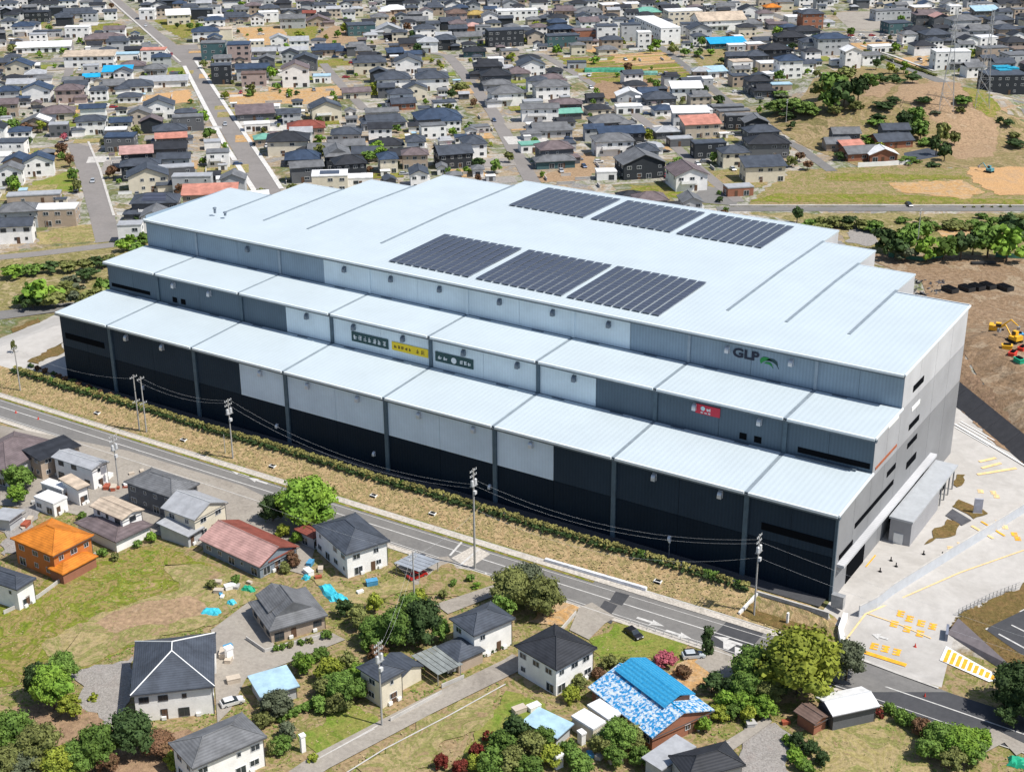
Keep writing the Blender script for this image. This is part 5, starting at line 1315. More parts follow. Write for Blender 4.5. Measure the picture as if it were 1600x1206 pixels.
W_=[(0,1,11.8,14,2.,'overhead wire from left edge pole to twin poles'),(2,3,14,14.8,1.6,'overhead wire from twin poles to transformer pole'),(3,5,14.8,19,4,'overhead wire from transformer pole to tallest pole'),(5,6,14,13,5,'overhead wire along dark front to right pole'),(5,6,20,16.5,4,'overhead wire along upper dark front to right pole'),(7,9,12.6,12.2,2.,'overhead wire over the houses below road'),(9,8,12,15,2.,'overhead wire from carport pole to cream house pole'),(5,9,13,12,1,'overhead wire crossing the road by the crossing')]
for a,b_,za,zb,sg_,lb in W_:
    for off in ((-.9,.9) if zb>14.5 else (0,)): wire(PL[a],PL[b_],za,zb,sg_,lb,off)
e_=(None,Vector((120,-14,-3)));wire(PL[6],e_,16.5,16,3,'overhead wire leaving right pole over the driveway mouth');wire(PL[6],e_,13,12.5,3,'overhead wire leaving right pole over the driveway mouth')
# steel lattice pylons
def pylon(px,py,H,label):
    p=at(px,py);o=thing('pylon',label,'pylon',p,R_(20));m=mat('pylon_steel',(.5,.51,.52),.5,.3,var=.04)
    w0,w1=3.2,.55;lv=[0,.16,.3,.43,.55,.66,.76,.86,1.]
    def cnr(t,i): w=w0+(w1-w0)*min(1,t/.7)*1. ;return Vector((w*(1,1,-1,-1)[i],w*(1,-1,-1,1)[i],H*t))
    for i in range(4):
        b=B()
        for a,c in zip(lv,lv[1:]): b.cyl(cnr(a,i),cnr(c,i),.11,.11,m,4)
        b.obj('leg',o)
    b=B()
    for a,c in zip(lv,lv[1:]):
        for i in range(4): j=(i+1)%4;b.cyl(cnr(a,i),cnr(c,j),.055,.055,m,3);b.cyl(cnr(a,j),cnr(c,i),.055,.055,m,3);b.cyl(cnr(c,i),cnr(c,j),.05,.05,m,3)
    b.obj('bracing',o)
    for t in (.7,.82,.94):
        b=B()
        for s_ in (-1,1):
            b.cyl((0,s_*.5,H*t),(0,s_*5,H*t+.5),.09,.06,m,4).cyl((0,s_*.5,H*t+1.6),(0,s_*5,H*t+.5),.07,.05,m,4).cyl((0,s_*5,H*t+.4),(0,s_*5,H*t-1.2),.12,.12,m_white,5)
        b.obj('crossarm',o)
    return p
P1=pylon(1478,172,46,'pale steel lattice pylon on the sandy hill, left of two');P2=pylon(1534,168,44,'pale steel lattice pylon on the sandy hill, right of two')
# ------------------------------------------------------------------ vegetation
def leafm(n,c,c2): return mat('foliage_'+n,c,.75,var=.1,scale=1.1,c2=c2,isl=.45,spec=.15)
LEAF={'bright':leafm('bright',(.2,.31,.04),(.1,.19,.028)),'green':leafm('green',(.145,.23,.045),(.075,.135,.028)),'dark':leafm('dark',(.06,.1,.032),(.036,.062,.022)),
'olive':leafm('olive',(.19,.205,.065),(.115,.13,.04)),'yellow':leafm('yellow',(.28,.31,.04),(.16,.2,.03)),'grey':leafm('grey',(.12,.14,.085),(.08,.095,.055)),
'brown':leafm('brown',(.19,.1,.06),(.11,.07,.035)),'pink':leafm('pink',(.5,.13,.17),(.3,.08,.1)),'red':leafm('red',(.19,.03,.025),(.09,.03,.018)),'clipped':leafm('clipped',(.15,.22,.05),(.11,.17,.04)),'hedge':leafm('hedge',(.33,.29,.1),(.14,.15,.05))}
m_bark=mat('bark',(.12,.09,.065),.9,var=.2,scale=3)
KN=dict(bright='bright green leafy',green='mid green leafy',dark='dark evergreen',olive='olive green',yellow='yellow green',grey='grey green',brown='brownish',pink='pink flowering',red='red leaved',clipped='smooth rounded green',hedge='clipped hedge')
def crown_mesh(kind,seed,nc,nl,ls,squash=.85,col=False):
    r=np.random.RandomState(seed);V=[];Fc=[]
    cs=[]
    for i in range(nc):
        v=r.normal(size=3);v/=np.linalg.norm(v)
        if v[2]<-.55: v[2]=-v[2]
        rad=r.uniform(.45,.78)
        c=v*rad
        if col: c=np.array([v[0]*.55*rad,v[1]*.55*rad,r.uniform(-.85,.8)]);c[:2]*=(1.1-.45*(c[2]+.85)/1.65)
        cs.append((c,r.uniform(.2,.4)))
    # dark inner lump so the crown is not hollow
    for c,cr in [(np.zeros(3),.55)]+cs:
        o=len(V);k=cr*.78
        pts=[(0,0,1),(0,0,-1)]+[(math.cos(a)*.9,math.sin(a)*.9,z) for z in (.45,-.45) for a in np.arange(5)*1.2566+(0 if z>0 else .6283)]
        for p in pts: V.append(tuple(c+np.array(p)*k*np.array([1,1,squash])*r.uniform(.85,1.1)))
        for q in range(5):
            a,b_=2+q,2+(q+1)%5;d,e=7+q,7+(q+1)%5
            Fc+= [(o,o+a,o+b_),(o+1,o+e,o+d),(o+a,o+d,o+b_),(o+b_,o+d,o+e)]
    for c,cr in cs:
        n=nl;d=r.normal(size=(n,3));d/=np.linalg.norm(d,axis=1)[:,None];d[:,2]=np.where(d[:,2]<-.5,-d[:,2],d[:,2])
        P=c+d*(cr*r.uniform(.75,1.12,size=n))[:,None]*np.array([1,1,squash])
        N=d+r.normal(size=(n,3))*.45;N/=np.linalg.norm(N,axis=1)[:,None]
        T=np.cross(N,r.normal(size=(n,3)));T/=np.linalg.norm(T,axis=1)[:,None]+1e-9;U=np.cross(N,T)
        s=ls*r.uniform(.6,1.3,size=n)[:,None]
        for a,t,u in zip(P,T*s,U*s):
            o=len(V);V+= [tuple(a-t-u*.6),tuple(a+t-u*.6),tuple(a+t*.6+u),tuple(a-t*.6+u)];Fc.append((o,o+1,o+2,o+3))
    me=bpy.data.meshes.new('crown');me.from_pydata(V,[],Fc);me.materials.append(LEAF[kind]);me.update();return me
CM={}
def crown(kind,q,rnd):
    k=(kind,q,rnd.randint(0,2))
    if k not in CM:
        nc,nl,ls={'n':(52,72,.042),'m':(28,34,.07),'f':(13,15,.15),'c':(22,26,.07)}[q]
        if kind=='clipped': CM[k]=crown_mesh(kind,hash(k[2])+5,40,18,.1,.8)
        else: CM[k]=crown_mesh(kind,k[2]*31+len(kind)*7+3,nc,nl,ls,.85,q=='c')
    return CM[k]
TM={}
def trunk(i):
    if i not in TM:
        r=random.Random(i);b=B();b.cyl((0,0,-.3),(0,0,.5),.05,.034,m_bark,7)
        for k in range(4):
            a=k*1.6+r.random();b.cyl((0,0,.32+.05*k),(math.cos(a)*.22,math.sin(a)*.22,.62+.06*k),.022,.009,m_bark,5)
        TM[i]=b.mesh('trunk')
    return TM[i]
rt_=random.Random(21);TREES=[]
def tree(px,py,H,w,kind='green',q=None,label=None,p=None,group=None,shrub=None):
    # crown centre in the photo, or a ground point
    if p is None: p=at(px,py,H*.55)
    p=Vector((p.x,p.y,h(p.x,p.y)))
    dist=(Vector(CAM)-p).length
    if q is None: q='n' if dist<330 and w>5 else ('m' if dist<420 and w>2.5 else 'f')
    sh_=(H<4) if shrub is None else shrub
    nm='shrub' if sh_ else 'tree'
    o=thing(nm,label or 'x',nm,p,rt_.uniform(0,6.28),group)
    ch=H*.56 if not sh_ else H*.62
    cz=H-ch*.9 if not sh_ else H*.4
    put('crown',crown(kind,q,rt_),o,(0,0,cz),rt_.uniform(0,6),scale=(w*.56,w*.56,ch if sh_ else ch*1.0))
    put('trunk',trunk(rt_.randint(0,2)),o,(0,0,0),scale=(max(1,H*.7),)*2+(H*.95,))
    if not label:
        sz='small' if H<3 else ('tall' if H>8 else '')
        queue(o,' '.join(x for x in (sz,KN[kind],nm,place(*topx(p.x,p.y,p.z))) if x))
    TREES.append((p.x,p.y,w/2));return o
tree(478,782,11,13,'bright',label='big bright green tree overhanging the main road beside slate roof',q='n')
tree(1250,1035,12,15,'yellow',label='big round yellow green tree at the driveway mouth',q='n')
tree(1325,1030,8,6.5,'grey',label='grey green tree right of the big yellow green tree',q='n')
nz_=lambda x,y:noise.noise(Vector((x*.03,y*.03,9)))
NEAR="""
425 792 6.5 6 dark
800 920 8 9 olive
850 932 8 8 olive
785 945 5 5 green
825 905 7 7 grey
585 985 6 6.5 green
620 978 8 8 green
658 970 9 8 dark
640 955 7 6 green
688 985 5 4 green
560 962 5 5 olive
540 948 4 4 dark
585 940 4 3.5 yellow
655 930 3.5 3.5 yellow
430 1012 1.4 1.6 green
443 1009 1.4 1.6 green
456 1006 1.4 1.6 olive
470 1003 1.4 1.6 green
484 999 1.4 1.6 olive
510 990 2 2.2 green
500 1020 3 3.5 green
480 1038 4 4 bright
515 1045 5 5 yellow
545 1035 4.5 4.5 olive
530 1068 5 6 green
505 1072 4 4.5 olive
552 1078 5 5 green
500 1098 3 3.5 green
535 1093 3 4 olive
570 1075 3 3.5 brown
468 1030 3 3 green
560 1052 4 4.5 bright
590 1018 3.5 4 brown
575 1005 3 3 green
605 1030 2.5 3 yellow
522 1100 3.5 3.5 olive
430 1098 5 6 grey
412 1122 3 3.6 olive
440 1162 3 4 green
447 1140 3.4 3.4 grey
428 1165 2.6 3 olive
488 1182 1.8 2 yellow
80 1072 9 7 bright
97 1042 6 5.5 green
60 1062 7.5 5.5 dark
108 1102 4.5 4.5 yellow
205 1145 8 8 dark
247 1162 4 6 brown
272 1184 3 3.6 yellow
148 1165 8 7 green
122 1182 6 6 green
60 1165 8 8 olive
92 1192 6 6 yellow
15 1142 8 7 green
12 1192 6 6 olive
35 1195 5 6 grey
145 1088 1.6 1.8 yellow
168 1190 4 4 brown
28 745 6 7 green
26 772 4.5 5 bright
8 735 5 5 dark
130 805 2 2.5 green
158 862 2 2.5 green
180 868 2 2 olive
236 838 2.5 2.6 bright
215 850 2 2.2 green
442 828 3.2 3.2 yellow
465 838 3 3 bright
458 872 3.5 3.2 brown
445 885 2.4 2.6 olive
330 912 2 2.4 olive
370 905 2.2 2.5 green
1175 1040 7 8 green
1165 1072 6 6 green
1200 1078 5 6 olive
1195 1102 4 4.5 bright
1210 1055 7 7 dark
1112 1066 4 4.8 dark
1140 1075 4 4 dark
1135 1092 3.6 4 bright
1122 1112 3 3.5 yellow
1160 1096 4 4.5 bright
1172 1115 3 3.4 yellow
1100 1130 3 3 bright
1145 1108 3 3.4 green
1068 1047 2.6 3.2 brown
965 1147 6 6 green
992 1150 4 4.4 olive
937 1163 4 4 olive
1000 1180 3.6 4 green
960 1180 4 4 green
805 1140 5 5 dark
785 1160 5 5 green
830 1160 5 5 olive
850 1150 4 4 green
862 1178 4 4 yellow
770 1190 5 5 green
740 1192 3 3.4 yellow
800 1186 5 5 olive
745 1172 3 2.8 red
762 1150 2.6 2.4 red
690 1188 2.8 2.6 red
720 1196 3 3 red
825 1196 4 5 green
892 1082 3 3.6 yellow
906 1063 3 3.4 olive
955 1032 2.6 3.4 olive
975 1036 2.2 3 olive
935 1050 2.4 2.6 brown
890 1172 4 4 green
905 1190 4 5 green
710 910 1.6 1.8 green
735 903 1.8 2 green
745 915 1.6 2 bright
692 928 2 2.2 olive
1390 1105 2.4 2.6 green
1410 1117 3 3 green
1372 1112 2 2 red
1440 1132 3 4 brown
1425 1125 2.8 3 green
1470 1150 5 6 green
1500 1160 5 7 bright
1450 1168 4 5 green
1522 1176 4 5 green
1532 1152 4 4 bright
1490 1185 4 5 olive
1240 1178 2.4 2.4 bright
1248 1192 2.4 2.4 bright
1245 1155 3 3 dark
1268 1166 2.6 2.8 dark
1284 1182 2.6 2.6 dark
1258 1195 2.4 2.6 green
1590 1072 9 9 dark
1612 1095 8 8 dark
1575 1115 4 5 dark
65 455 9 11 bright
50 470 5 8 dark
140 470 6 8 olive
85 470 5 8 olive
115 445 6 9 grey
170 452 6 7 green
135 428 4 8 dark
20 425 4 8 bright
180 430 4 7 olive
100 452 6.5 7 olive
150 462 6 8 olive
160 445 5.5 6 green
120 465 5 7 grey
35 470 4 6 green
30 422 4 7 green
55 420 4 7 green
80 418 4 7 dark
105 415 4 7 olive
130 413 4 7 olive
152 410 4 7 dark
172 406 4 6 olive
190 384 4 6 bright
206 377 5 6 bright
226 371 4.5 6 green
215 388 4 6 green
98 233 6 5.5 brown
108 250 6 4.5 brown
114 272 6 4.5 green
122 290 5.5 4.5 olive
100 215 4 4 pink
20 195 6 8 green
40 200 5 7 brown
1385 372 9 9 dark
1400 388 8 9 dark
1422 376 10 10 green
1450 390 8 9 bright
1476 386 9 10 green
1503 384 9 10 dark
1522 378 9 9 dark
1546 374 12 12 green
1576 380 12 13 bright
1592 362 9 10 dark
1570 350 8 9 dark
1440 360 7 8 green
1415 395 6 8 grey
1246 336 6 5 dark
1305 347 4 7 olive
1325 346 4 7 dark
1346 349 4 7 olive
1282 345 3.6 6 olive
1370 352 4 6 green
1300 130 12 14 green
1320 147 13 13 dark
1296 155 10 11 green
1284 140 9 10 olive
1342 140 12 13 dark
1326 116 8 12 olive
1360 127 8 11 green
1380 123 5 12 dark
1402 124 5 12 dark
1426 123 5 10 dark
1335 165 5 8 olive
1305 172 4.5 7 olive
1213 167 6 11 clipped
1238 164 6.5 13 clipped
1262 170 6 12 clipped
1230 180 4 8 dark
1430 183 10 9 green
1440 200 9 9 green
1412 190 9 9 dark
1422 207 7 7 dark
1470 208 11 8 olive
1464 226 9 6 dark
1477 236 8 6 dark
1492 215 6 6 olive
1360 222 4 5 bright
1373 230 4 5 yellow
1312 243 4 5 dark
1390 241 3.6 4 green
1236 196 4 5 dark
1575 192 3.6 6 dark
1562 187 3 4 dark
1395 215 5 5 green
1226 236 5 6 olive
1216 224 4 5 olive
1238 252 5 6 olive
1250 245 4 5 brown
1262 258 4 5 brown
1205 212 4 4 green
970 66 6 6 yellow
1026 70 7 7 bright
1052 78 6 7 olive
1070 82 5 7 green
1090 84 4 6 green
1110 82 4 6 bright
800 92 6 7 yellow
720 137 6 9 olive
590 232 6 8 bright
575 245 5 8 green
815 142 5 6 bright
700 168 5 6 olive
498 220 5 6 bright
318 100 5 5 olive
455 295 5 5 olive
620 200 4 5 green
1180 110 4 4 olive
1095 232 4 5 bright
1058 250 3 6 green
1500 170 3 5 olive
1545 62 5 6 bright
1320 80 4 4 green
1515 85 6 5 yellow
"""
for l in NEAR.strip().splitlines():
    a=l.split();tree(float(a[0]),float(a[1]),float(a[2]),float(a[3]),a[4])
rv=random.Random(31);_k=0
for it in range(400):
    px,py=rv.uniform(1195,1600),rv.uniform(118,262);
    if _k>20: break
    p=at(px,py)
    if nz_(p.x,p.y)<.05 or not free(p.x,p.y,4,fields=False,k=.9): continue
    w=rv.uniform(5,11);tree(px,py,w*rv.uniform(.25,.42),w,rv.choice(['olive','green','dark','grey']),p=p,shrub=True);_k+=1
for it in range(26):
    px=rv.uniform(1240,1600);py=rv.uniform(335,352)+rv.random()*14;w=rv.uniform(5,9);tree(px,py,w*.4,w,rv.choice(['olive','green','olive']),shrub=True)
o=tree(1105,1000,6,4.5,'dark',label='dense dark green columnar conifer beside the silver car',q='c',shrub=False)
tree(1040,1028,2.8,4.2,'pink',label='pink flowering shrub above the blue roofed house')
tree(20,540,4,1.6,'olive',label='slim young tree on the left concrete apron')
# clipped garden hedge lines near the mown plot
def hedge(pts,kind,w,hh,label,st=1.1):
    P=[at(*p) for p in pts];o=thing('hedge',label,'hedge',P[0])
    for a,c in zip(P,P[1:]):
        L=(c-a).length;n=int(L/st)
        for k in range(n):
            q=a.lerp(c,(k+.5)/n);put('shrub_clump',crown(kind,'f',rt_),o,Vector((q.x,q.y,h(q.x,q.y)+hh*.35))-P[0],rt_.uniform(0,6),scale=(w*.75*rt_.uniform(.85,1.15),w*.75,hh*.75*rt_.uniform(.85,1.15)))
hedge([(436,1128),(490,1105),(545,1085)],'green',1.6,1.6,'long green clipped hedge above the mown plot')
hedge([(1225,1155),(1268,1210)],'bright',1.3,1.3,'short bright green hedge line beside the grey path')
hedge([(690,1055),(735,1035),(800,1005)],'dark',.8,.8,'thin low hedge along the brick based house')
hedge([(1350,80),(1400,98),(1462,120)],'olive',2.2,1.4,'olive hedge median along the far right road',2.2)
hedge([(1585,300+24),(1500,325)],'olive',1.,.8,'low hedge along the farm road',3)
# front hedge of individual shrubs at the head of the embankment
n=0;x=-231.
rh=random.Random(5)
while x<-14.5:
    y=-4.3+math.sin(x*.13)*.15;w=rh.uniform(1.9,2.5)
    o=thing('hedge_shrub','low yellow green shrub in the long hedge row along the warehouse front','shrub',(x,y,h(x,y)),0,'shrubs of the long front hedge')
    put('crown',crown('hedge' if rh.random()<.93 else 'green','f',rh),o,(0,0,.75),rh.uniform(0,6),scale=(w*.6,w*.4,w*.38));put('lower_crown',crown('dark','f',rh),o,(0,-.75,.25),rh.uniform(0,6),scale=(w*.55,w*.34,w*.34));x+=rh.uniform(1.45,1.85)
for i in range(14):
    q=at(50+i*11+rh.uniform(-3,3),572+i*4.2,.4);o=thing('shrub','x','shrub',Vector((q.x,q.y,0)));queue(o,'brown green shrub at the warehouse front left corner');put('crown',crown('brown' if i%3 else 'dark','f',rh),o,(0,0,.5),scale=(1.2,1.2,.9))
# ------------------------------------------------------------------ culvert boxes on the slope
for (a,c) in ((152,646),(287,688),(426,729),(584,775),(676,803),(1028,909)):
    q=at(a,c);b=B().box(-.8,-.5,-.3,.8,.5,.35,m_white).box(-.65,-.55,-.25,.65,-.5,.25,m_dark).box(-.6,-.3,.35,.6,.4,.4,m_dark);o=b.obj('drain_box',None,q);o['category']='drain box';queue(o,'small white and black drain box on the straw embankment')
# ------------------------------------------------------------------ white barriers, cones
wallstrip('white_hoarding',[(852,877),(1010,923)],.8,.7,mat('white_sheet',(.75,.77,.82),.5),'long white low barrier along the far side of the main road','barrier')
for (a,c) in ((25,645),(60,655),(1445,1088),(1430,1010)):
    q=at(a,c);o=B().cyl((0,0,0),(0,0,.75),.22,.05,m_red,8).box(-.3,-.3,0,.3,.3,.06,m_red).obj('traffic_cone',None,q);o['category']='cone';queue(o,'small red traffic cone '+('on the main road at the left' if a<100 else 'near the driveway mouth'))
for (a,c) in ((1375,893),(1400,885),(1392,876),(1443,866),(1472,868)):
    q=at(a,c);o=B().cyl((0,0,0),(0,0,.9),.12,.12,m_dark,8).cyl((0,0,0),(0,0,.08),.4,.4,m_dark,10).obj('bollard',None,q);o['category']='bollard';queue(o,'short black bollard on the concrete yard near the annex')
# small lamp post by front wall
B().cyl((0,0,-.3),(0,0,3.4),.07,.05,m_metal,6).cyl((0,0,3.4),(0,0,3.8),.22,.28,m_white,8).obj('lamp_post',None,at(1045,870),label='short white topped lamp post before the dark front wall',cat='lamp')
# blue tarps near the bungalow
def tarp(px,py,w,d,rot,m,label):
    p=at(px,py);b=B();n=6;r=random.Random(px)
    V=[((i/n-.5)*w+r.uniform(-.2,.2),(j/n-.5)*d+r.uniform(-.2,.2),.35+r.uniform(0,.55)*(0 if i in(0,n) or j in (0,n) else 1)-(0.3 if i in (0,n) or j in (0,n) else 0)) for j in range(n+1) for i in range(n+1)]
    b.add(V,[(j*(n+1)+i,j*(n+1)+i+1,(j+1)*(n+1)+i+1,(j+1)*(n+1)+i) for j in range(n) for i in range(n)],m)
    b.obj('tarpaulin',None,p,R_(rot),label=label,cat='tarpaulin')
m_tarp=mat('cyan_tarp',(.06,.5,.62),.5,var=.15)
tarp(515,926,7,2.6,-30,m_tarp,'crumpled cyan tarpaulin beside the tall white house');tarp(530,936,3.6,2.4,-20,m_tarp,'smaller cyan tarpaulin at the lower end of the long one')
tarp(330,957,4,2.4,15,m_tarp,'crumpled cyan tarpaulin on the weedy field edge');tarp(362,943,1.8,1.4,0,m_tarp,'small cyan tarpaulin scrap left of the bungalow');tarp(388,922,3,1.6,10,m_grn,'green tarpaulin behind the bungalow')
tarp(1590,1192,3,3,10,m_grn,'green tarpaulin in the bottom right corner')
tarp(478,904,1.4,1.2,0,m_tarp,'tiny cyan tarpaulin between bungalow and tall white house')
# junk and pale debris near houses (small countable boxes)
rj=random.Random(8)
JP=[(rj.uniform(335,390),rj.uniform(905,935)) for _ in range(8)]+[(rj.uniform(205,250),rj.uniform(735,760)) for _ in range(4)]+[(rj.uniform(165,200),rj.uniform(745,775)) for _ in range(7)]+[(rj.uniform(30,60),rj.uniform(770,830)) for _ in range(5)]+[(rj.uniform(480,505),rj.uniform(878,905)) for _ in range(4)]+[(rj.uniform(560,600),rj.uniform(895,930)) for _ in range(2)]+[(rj.uniform(350,380),rj.uniform(985,1100)) for _ in range(4)]+[(rj.uniform(905,990),rj.uniform(1150,1190)) for _ in range(6)]+[(rj.uniform(1155,1250),rj.uniform(1120,1150)) for _ in range(3)]+[(rj.uniform(740,900),rj.uniform(1100,1130)) for _ in range(2)]
JC=[('white',m_white),('grey',m_conc),('blue',mat('junk_blue',(.08,.3,.5),.6)),('rust red',mat('junk_red',(.35,.09,.05),.6)),('beige',wallm('B'))]
for a,c in JP:
    n_,m_=rj.choice(JC);s_=rj.uniform(.5,1.3);q=at(a,c);o=B().box(-s_,-s_*.6,-.1,s_,s_*.6,s_*.9,m_).box(-s_*1.05,-s_*.65,s_*.9,s_*1.05,s_*.65,s_*.98,m_).obj('storage_box',None,q,rj.uniform(0,3));o['category']='box';queue(o,'small '+n_+' storage box '+place(a,c))
# garden walls of the near plots
for pts,lb in (([(6,960),(60,935),(150,868)],'pale green garden wall along the top of weedy field'),([(1155,1120),(1195,1095)],'low rust brown wall beside the concrete slab'),([(492,1190),(590,1135)],'low kerb wall along the mown plot'),([(610,1128),(690,1085)],'low stone wall before the small cream house'),([(865,1000),(900,960)],'low wall left of the side road mouth'),([(1090,1180),(1140,1165)],'low block wall above the bottom charcoal roof'),([(385,1000),(414,1020),(500,998)],'white low wall round the grey tiled bungalow'),([(690,1075),(725,1060)],'white gate wall of the translucent carport')):
    wallstrip('garden_wall',pts,.9 if 'kerb' not in lb else .3,.18,m_kerb,lb,'wall')
# guard fence posts along near side of main road
for i in range(9):
    q=at(985+i*13,975+i*4.2)
    o=B().cyl((0,0,0),(0,0,.9),.06,.06,m_frame,6).cyl((0,0,.7),(1.7,-.1,.7),.035,.035,m_frame,4).obj('guard_rail',None,q);o['category']='guard rail';queue(o,'short grey guard rail piece along the lawn plot')
# allotment nets
for (a,c,w,d,m_,lb) in ((944,112,22,7,mat('green_net',(.05,.27,.17),.7,var=.25,scale=.5),'long bright green netted crop tunnel in the allotment'),(996,117,22,4.5,mat('teal_net',(.14,.32,.27),.7,var=.25,scale=.5),'pale teal netted crop tunnel right of the green one')):
    b=B();pr=[(-d/2,0),(-d*.42,1.2),(-d*.2,1.9),(d*.2,1.9),(d*.42,1.2),(d/2,0)];v=[(-w/2,y,z) for y,z in pr]+[(w/2,y,z) for y,z in pr];b.add(v,[(i,i+1,7+i,6+i) for i in range(5)]+[(0,1,2,3,4,5),(11,10,9,8,7,6)],m_);b.obj('crop_tunnel',None,at(a,c),R_(33),label=lb,cat='tunnel')
# ------------------------------------------------------------------ town: scattered trees, cars, sheds and walls in the gaps
rs=random.Random(99);CC=[('white',(.72,.72,.72)),('silver',(.45,.47,.5)),('black',(.02,.02,.025)),('dark blue',(.03,.06,.14)),('red',(.4,.03,.03)),('white',(.72,.72,.72)),('grey',(.2,.21,.23))]
nt_=nc_=nw=0
for it in range(16000):
    px,py=rs.uniform(-10,1610),rs.uniform(0,372)**1.0
    p=at(px,py)
    if not intown(p.x,p.y): continue
    if math.hypot(p.x,p.y)<1: continue
    if any(math.hypot(p.x-a,p.y-b_)<r_+1.2 for a,b_,r_ in TREES[-140:]): continue
    k=rs.random()
    if k<.55:
        w=rs.choice([2,2.5,3,3.5,4.5,6])
        if nt_>330 or not free(p.x,p.y,w/2,fields=False,k=.8): continue
        tree(px,py,w*rs.uniform(.8,1.2),w,rs.choice(['green','green','olive','bright','dark','yellow','bright','green','brown']),p=p);nt_+=1
    elif k<.85:
        if nc_>190 or not free(p.x,p.y,1.6,fields=False,k=.8): continue
        n_,c_=rs.choice(CC);o=car(p,None,rs.choice((42,-48))+rs.uniform(-5,5),c_,'x');queue(o,n_+' car parked '+place(px,py));nc_+=1;TREES.append((p.x,p.y,2.2))
    else:
        if nw>150 or not free(p.x,p.y,2.,fields=False,k=.8): continue
        L=rs.uniform(4,9);o=B().box(-L/2,-.1,-.3,L/2,.1,1.2,rs.choice((m_kerb,m_conc,m_white))).box(-L/2-.05,-.15,1.2,L/2+.05,.15,1.3,m_kerb).obj('garden_wall',None,p,R_(rs.choice((42,-48))));o['category']='wall';queue(o,'low pale garden wall '+place(px,py));nw+=1
print('scatter',nt_,nc_,nw)
# open plots and small sheds between the houses
rl=random.Random(55);nl=0
for it in range(2500):
    px,py=rl.uniform(-10,1610),rl.uniform(5,330);p=at(px,py)
    if nl>150: break
    if not intown(p.x,p.y) or not free(p.x,p.y,3.5,k=.75): continue
    a,b_=rl.uniform(5,11),rl.uniform(4,8);q=[(p.x+u*c42-v*s42,p.y+u*s42+v*c42) for u,v in ((-a,-b_),(a,-b_),(a,b_),(-a,b_))]
    LAY[0]+=0;drape('plot_surface',q,rl.choice([g_lot,g_lot,g_lawn,g_dry,g_bare,g_gravel,g_green,mat('pale_paving',(.5,.48,.45),.9,var=.1)]),world=True);nl+=1
    if rl.random()<.5 and free(p.x,p.y,2.5,k=.8):
        w=rl.uniform(2.5,4.5);mm=rl.choice([m_white,roofm('l'),roofm('a'),roofm('d'),roofm('m')]);o=thing('garden_shed','x','shed',p,R_(42+rl.choice((0,90))));B().box(-w/2,-w*.35,-.3,w/2,w*.35,2.2,rl.choice((m_white,wallm('G'),wallm('C')))).obj('wall',o);B().box(-w/2-.2,-w*.35-.2,2.2,w/2+.2,w*.35+.2,2.38,mm).obj('roof',o);B().box(-w*.2,-w*.35-.03,0,w*.2,-w*.35,1.9,m_frame_d).obj('door',o)
        queue(o,{m_white:'white',roofm('l'):'pale grey',roofm('a'):'pale blue',roofm('d'):'slate',roofm('m'):'mauve'}[mm]+' roofed garden shed '+place(px,py));HOUSES.append((p.x,p.y,w/2,None))
# cars on streets and in the car park
for i in range(16):
    a,c=1312+i*5.6+rs.uniform(-1,1),57+(i%3)*4.5;n_,cc=rs.choice(CC);o=car(a,c,rs.choice((42,45)),cc,'x');queue(o,n_+' car in the far car park')
for (a,c,n_,cc) in ((520,0,'white',(.7,.7,.7)),(352,196,'silver',(.45,.47,.5)),(1090,258,'white',(.7,.7,.7)),(772,190,'dark blue',(.03,.06,.14)),(1420,322,'black',(.02,.02,.02)),(145,285,'silver',(.45,.47,.5)),(228,42,'white',(.7,.7,.7)),(1395,97,'black',(.02,.02,.02))):
    if c: o=car(a,c,-47,cc,'x',name='car');queue(o,n_+' car driving '+place(a,c))
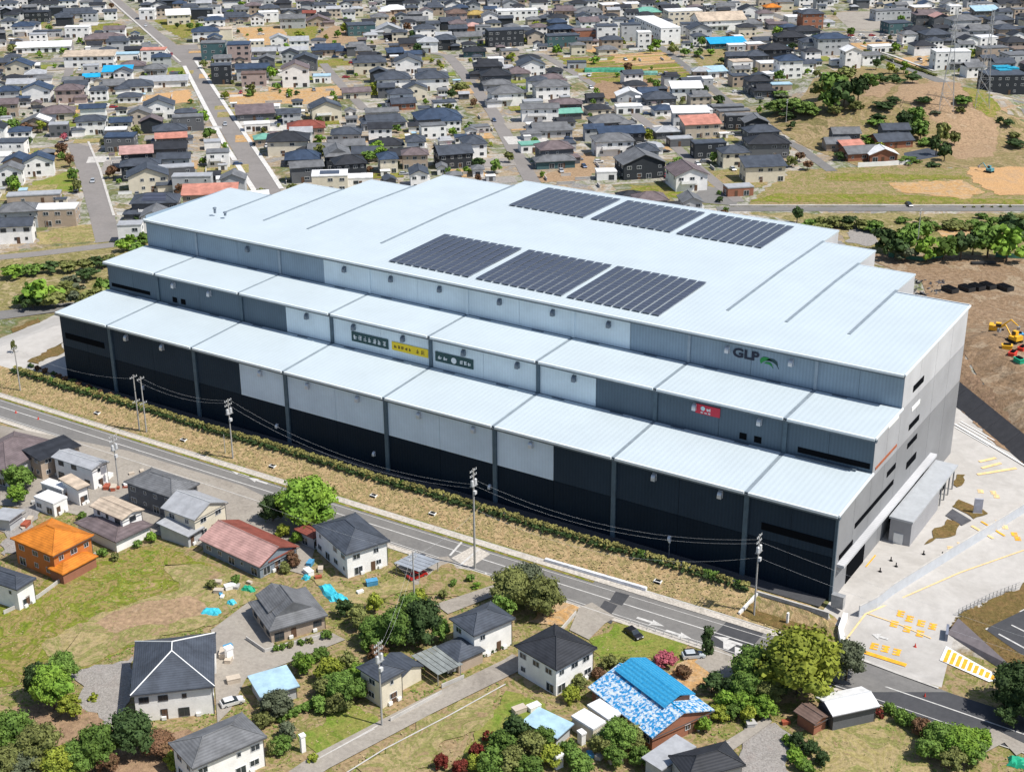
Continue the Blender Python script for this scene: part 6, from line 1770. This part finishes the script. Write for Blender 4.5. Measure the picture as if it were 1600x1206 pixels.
# ------------------------------------------------------------------ grass tufts and weeds as ground cover
def tufts(name,n,fn,m,s0,s1,label):
    V=[];Fc=[];r=random.Random(len(name)+n);c=0
    for it in range(n*6):
        if c>=n: break
        q=fn(r)
        if q is None: continue
        x,y=q
        z=h(x,y)+.08;s=r.uniform(s0,s1);c+=1
        for k in range(3):
            a=r.uniform(0,6.28);dx,dy=math.cos(a)*s*.6,math.sin(a)*s*.6;o=len(V)
            tx,ty=r.uniform(-.4,.4)*s,r.uniform(-.4,.4)*s
            tx,ty=tx-dy*1.2,ty+dx*1.2;V+=[(x-dx,y-dy,z),(x+dx,y+dy,z),(x+dx*.4+tx,y+dy*.4+ty,z+s*.4),(x-dx*.4+tx,y-dy*.4+ty,z+s*.35)];Fc.append((o,o+1,o+2,o+3))
    me=bpy.data.meshes.new(name);me.from_pydata(V,[],Fc);me.materials.append(m);put(name,me,kind='stuff',label=label,cat='grass')
lf=lambda n,c,c2:mat('tuft_'+n,c,.85,var=.1,scale=.5,c2=c2,isl=.35,spec=.1)
tufts('straw_tufts',3600,lambda r:(r.uniform(-232,0),r.uniform(-11.3,-4.4)),lf('straw',(.52,.38,.21),(.33,.29,.13)),.14,.34,'dry straw grass tufts covering the embankment')
def nearfn(test):
    def f(r):
        x,y=r.uniform(-165,50),r.uniform(-135,-26)
        if not test(x,y): return None
        for a,b_,rr,_ in HOUSES:
            if abs(a-x)<rr+1 and abs(b_-y)<rr+1: return None
        for P in PAVED:
            if inpoly(x,y,P): return None
        for P,w in ROADS:
            for i in range(len(P)-1):
                if segd(x,y,P[i],P[i+1])<w+.3: return None
        return x,y
    return f
nz=lambda x,y,s,o:noise.noise(Vector((x*s,y*s,o)))
tufts('green_weeds',7500,nearfn(lambda x,y:nz(x,y,.06,3)>.02),lf('green',(.2,.27,.06),(.12,.17,.035)),.15,.38,'green weeds and grass tufts over the lower plots')
tufts('dry_weeds',6000,nearfn(lambda x,y:nz(x,y,.06,3)<.1),lf('dry',(.42,.33,.18),(.27,.24,.1)),.14,.36,'dry weeds over the lower plots')
def hillfn(r):
    p=at(r.uniform(1190,1610),r.uniform(120,400));x,y=p.x,p.y
    return (x,y) if nz(x,y,.03,9)>.08 and free(x,y,2,fields=False,k=.9) else None
def bedfn(r):
    p=at(r.uniform(1485,1620),r.uniform(930,1070));
    return (p.x,p.y) if inpoly(p.x,p.y,BED) else None
BED=[(at(*q).x,at(*q).y) for q in [(1483,986),(1500,958),(1545,940),(1620,908),(1620,945),(1540,985),(1590,1020),(1620,1035),(1620,1070),(1565,1028),(1525,1010)]]
tufts('bed_ground_cover',2200,bedfn,lf('bed',(.24,.16,.08),(.16,.14,.055)),.2,.4,'brown green ground cover of the right planting bed')

resolve()
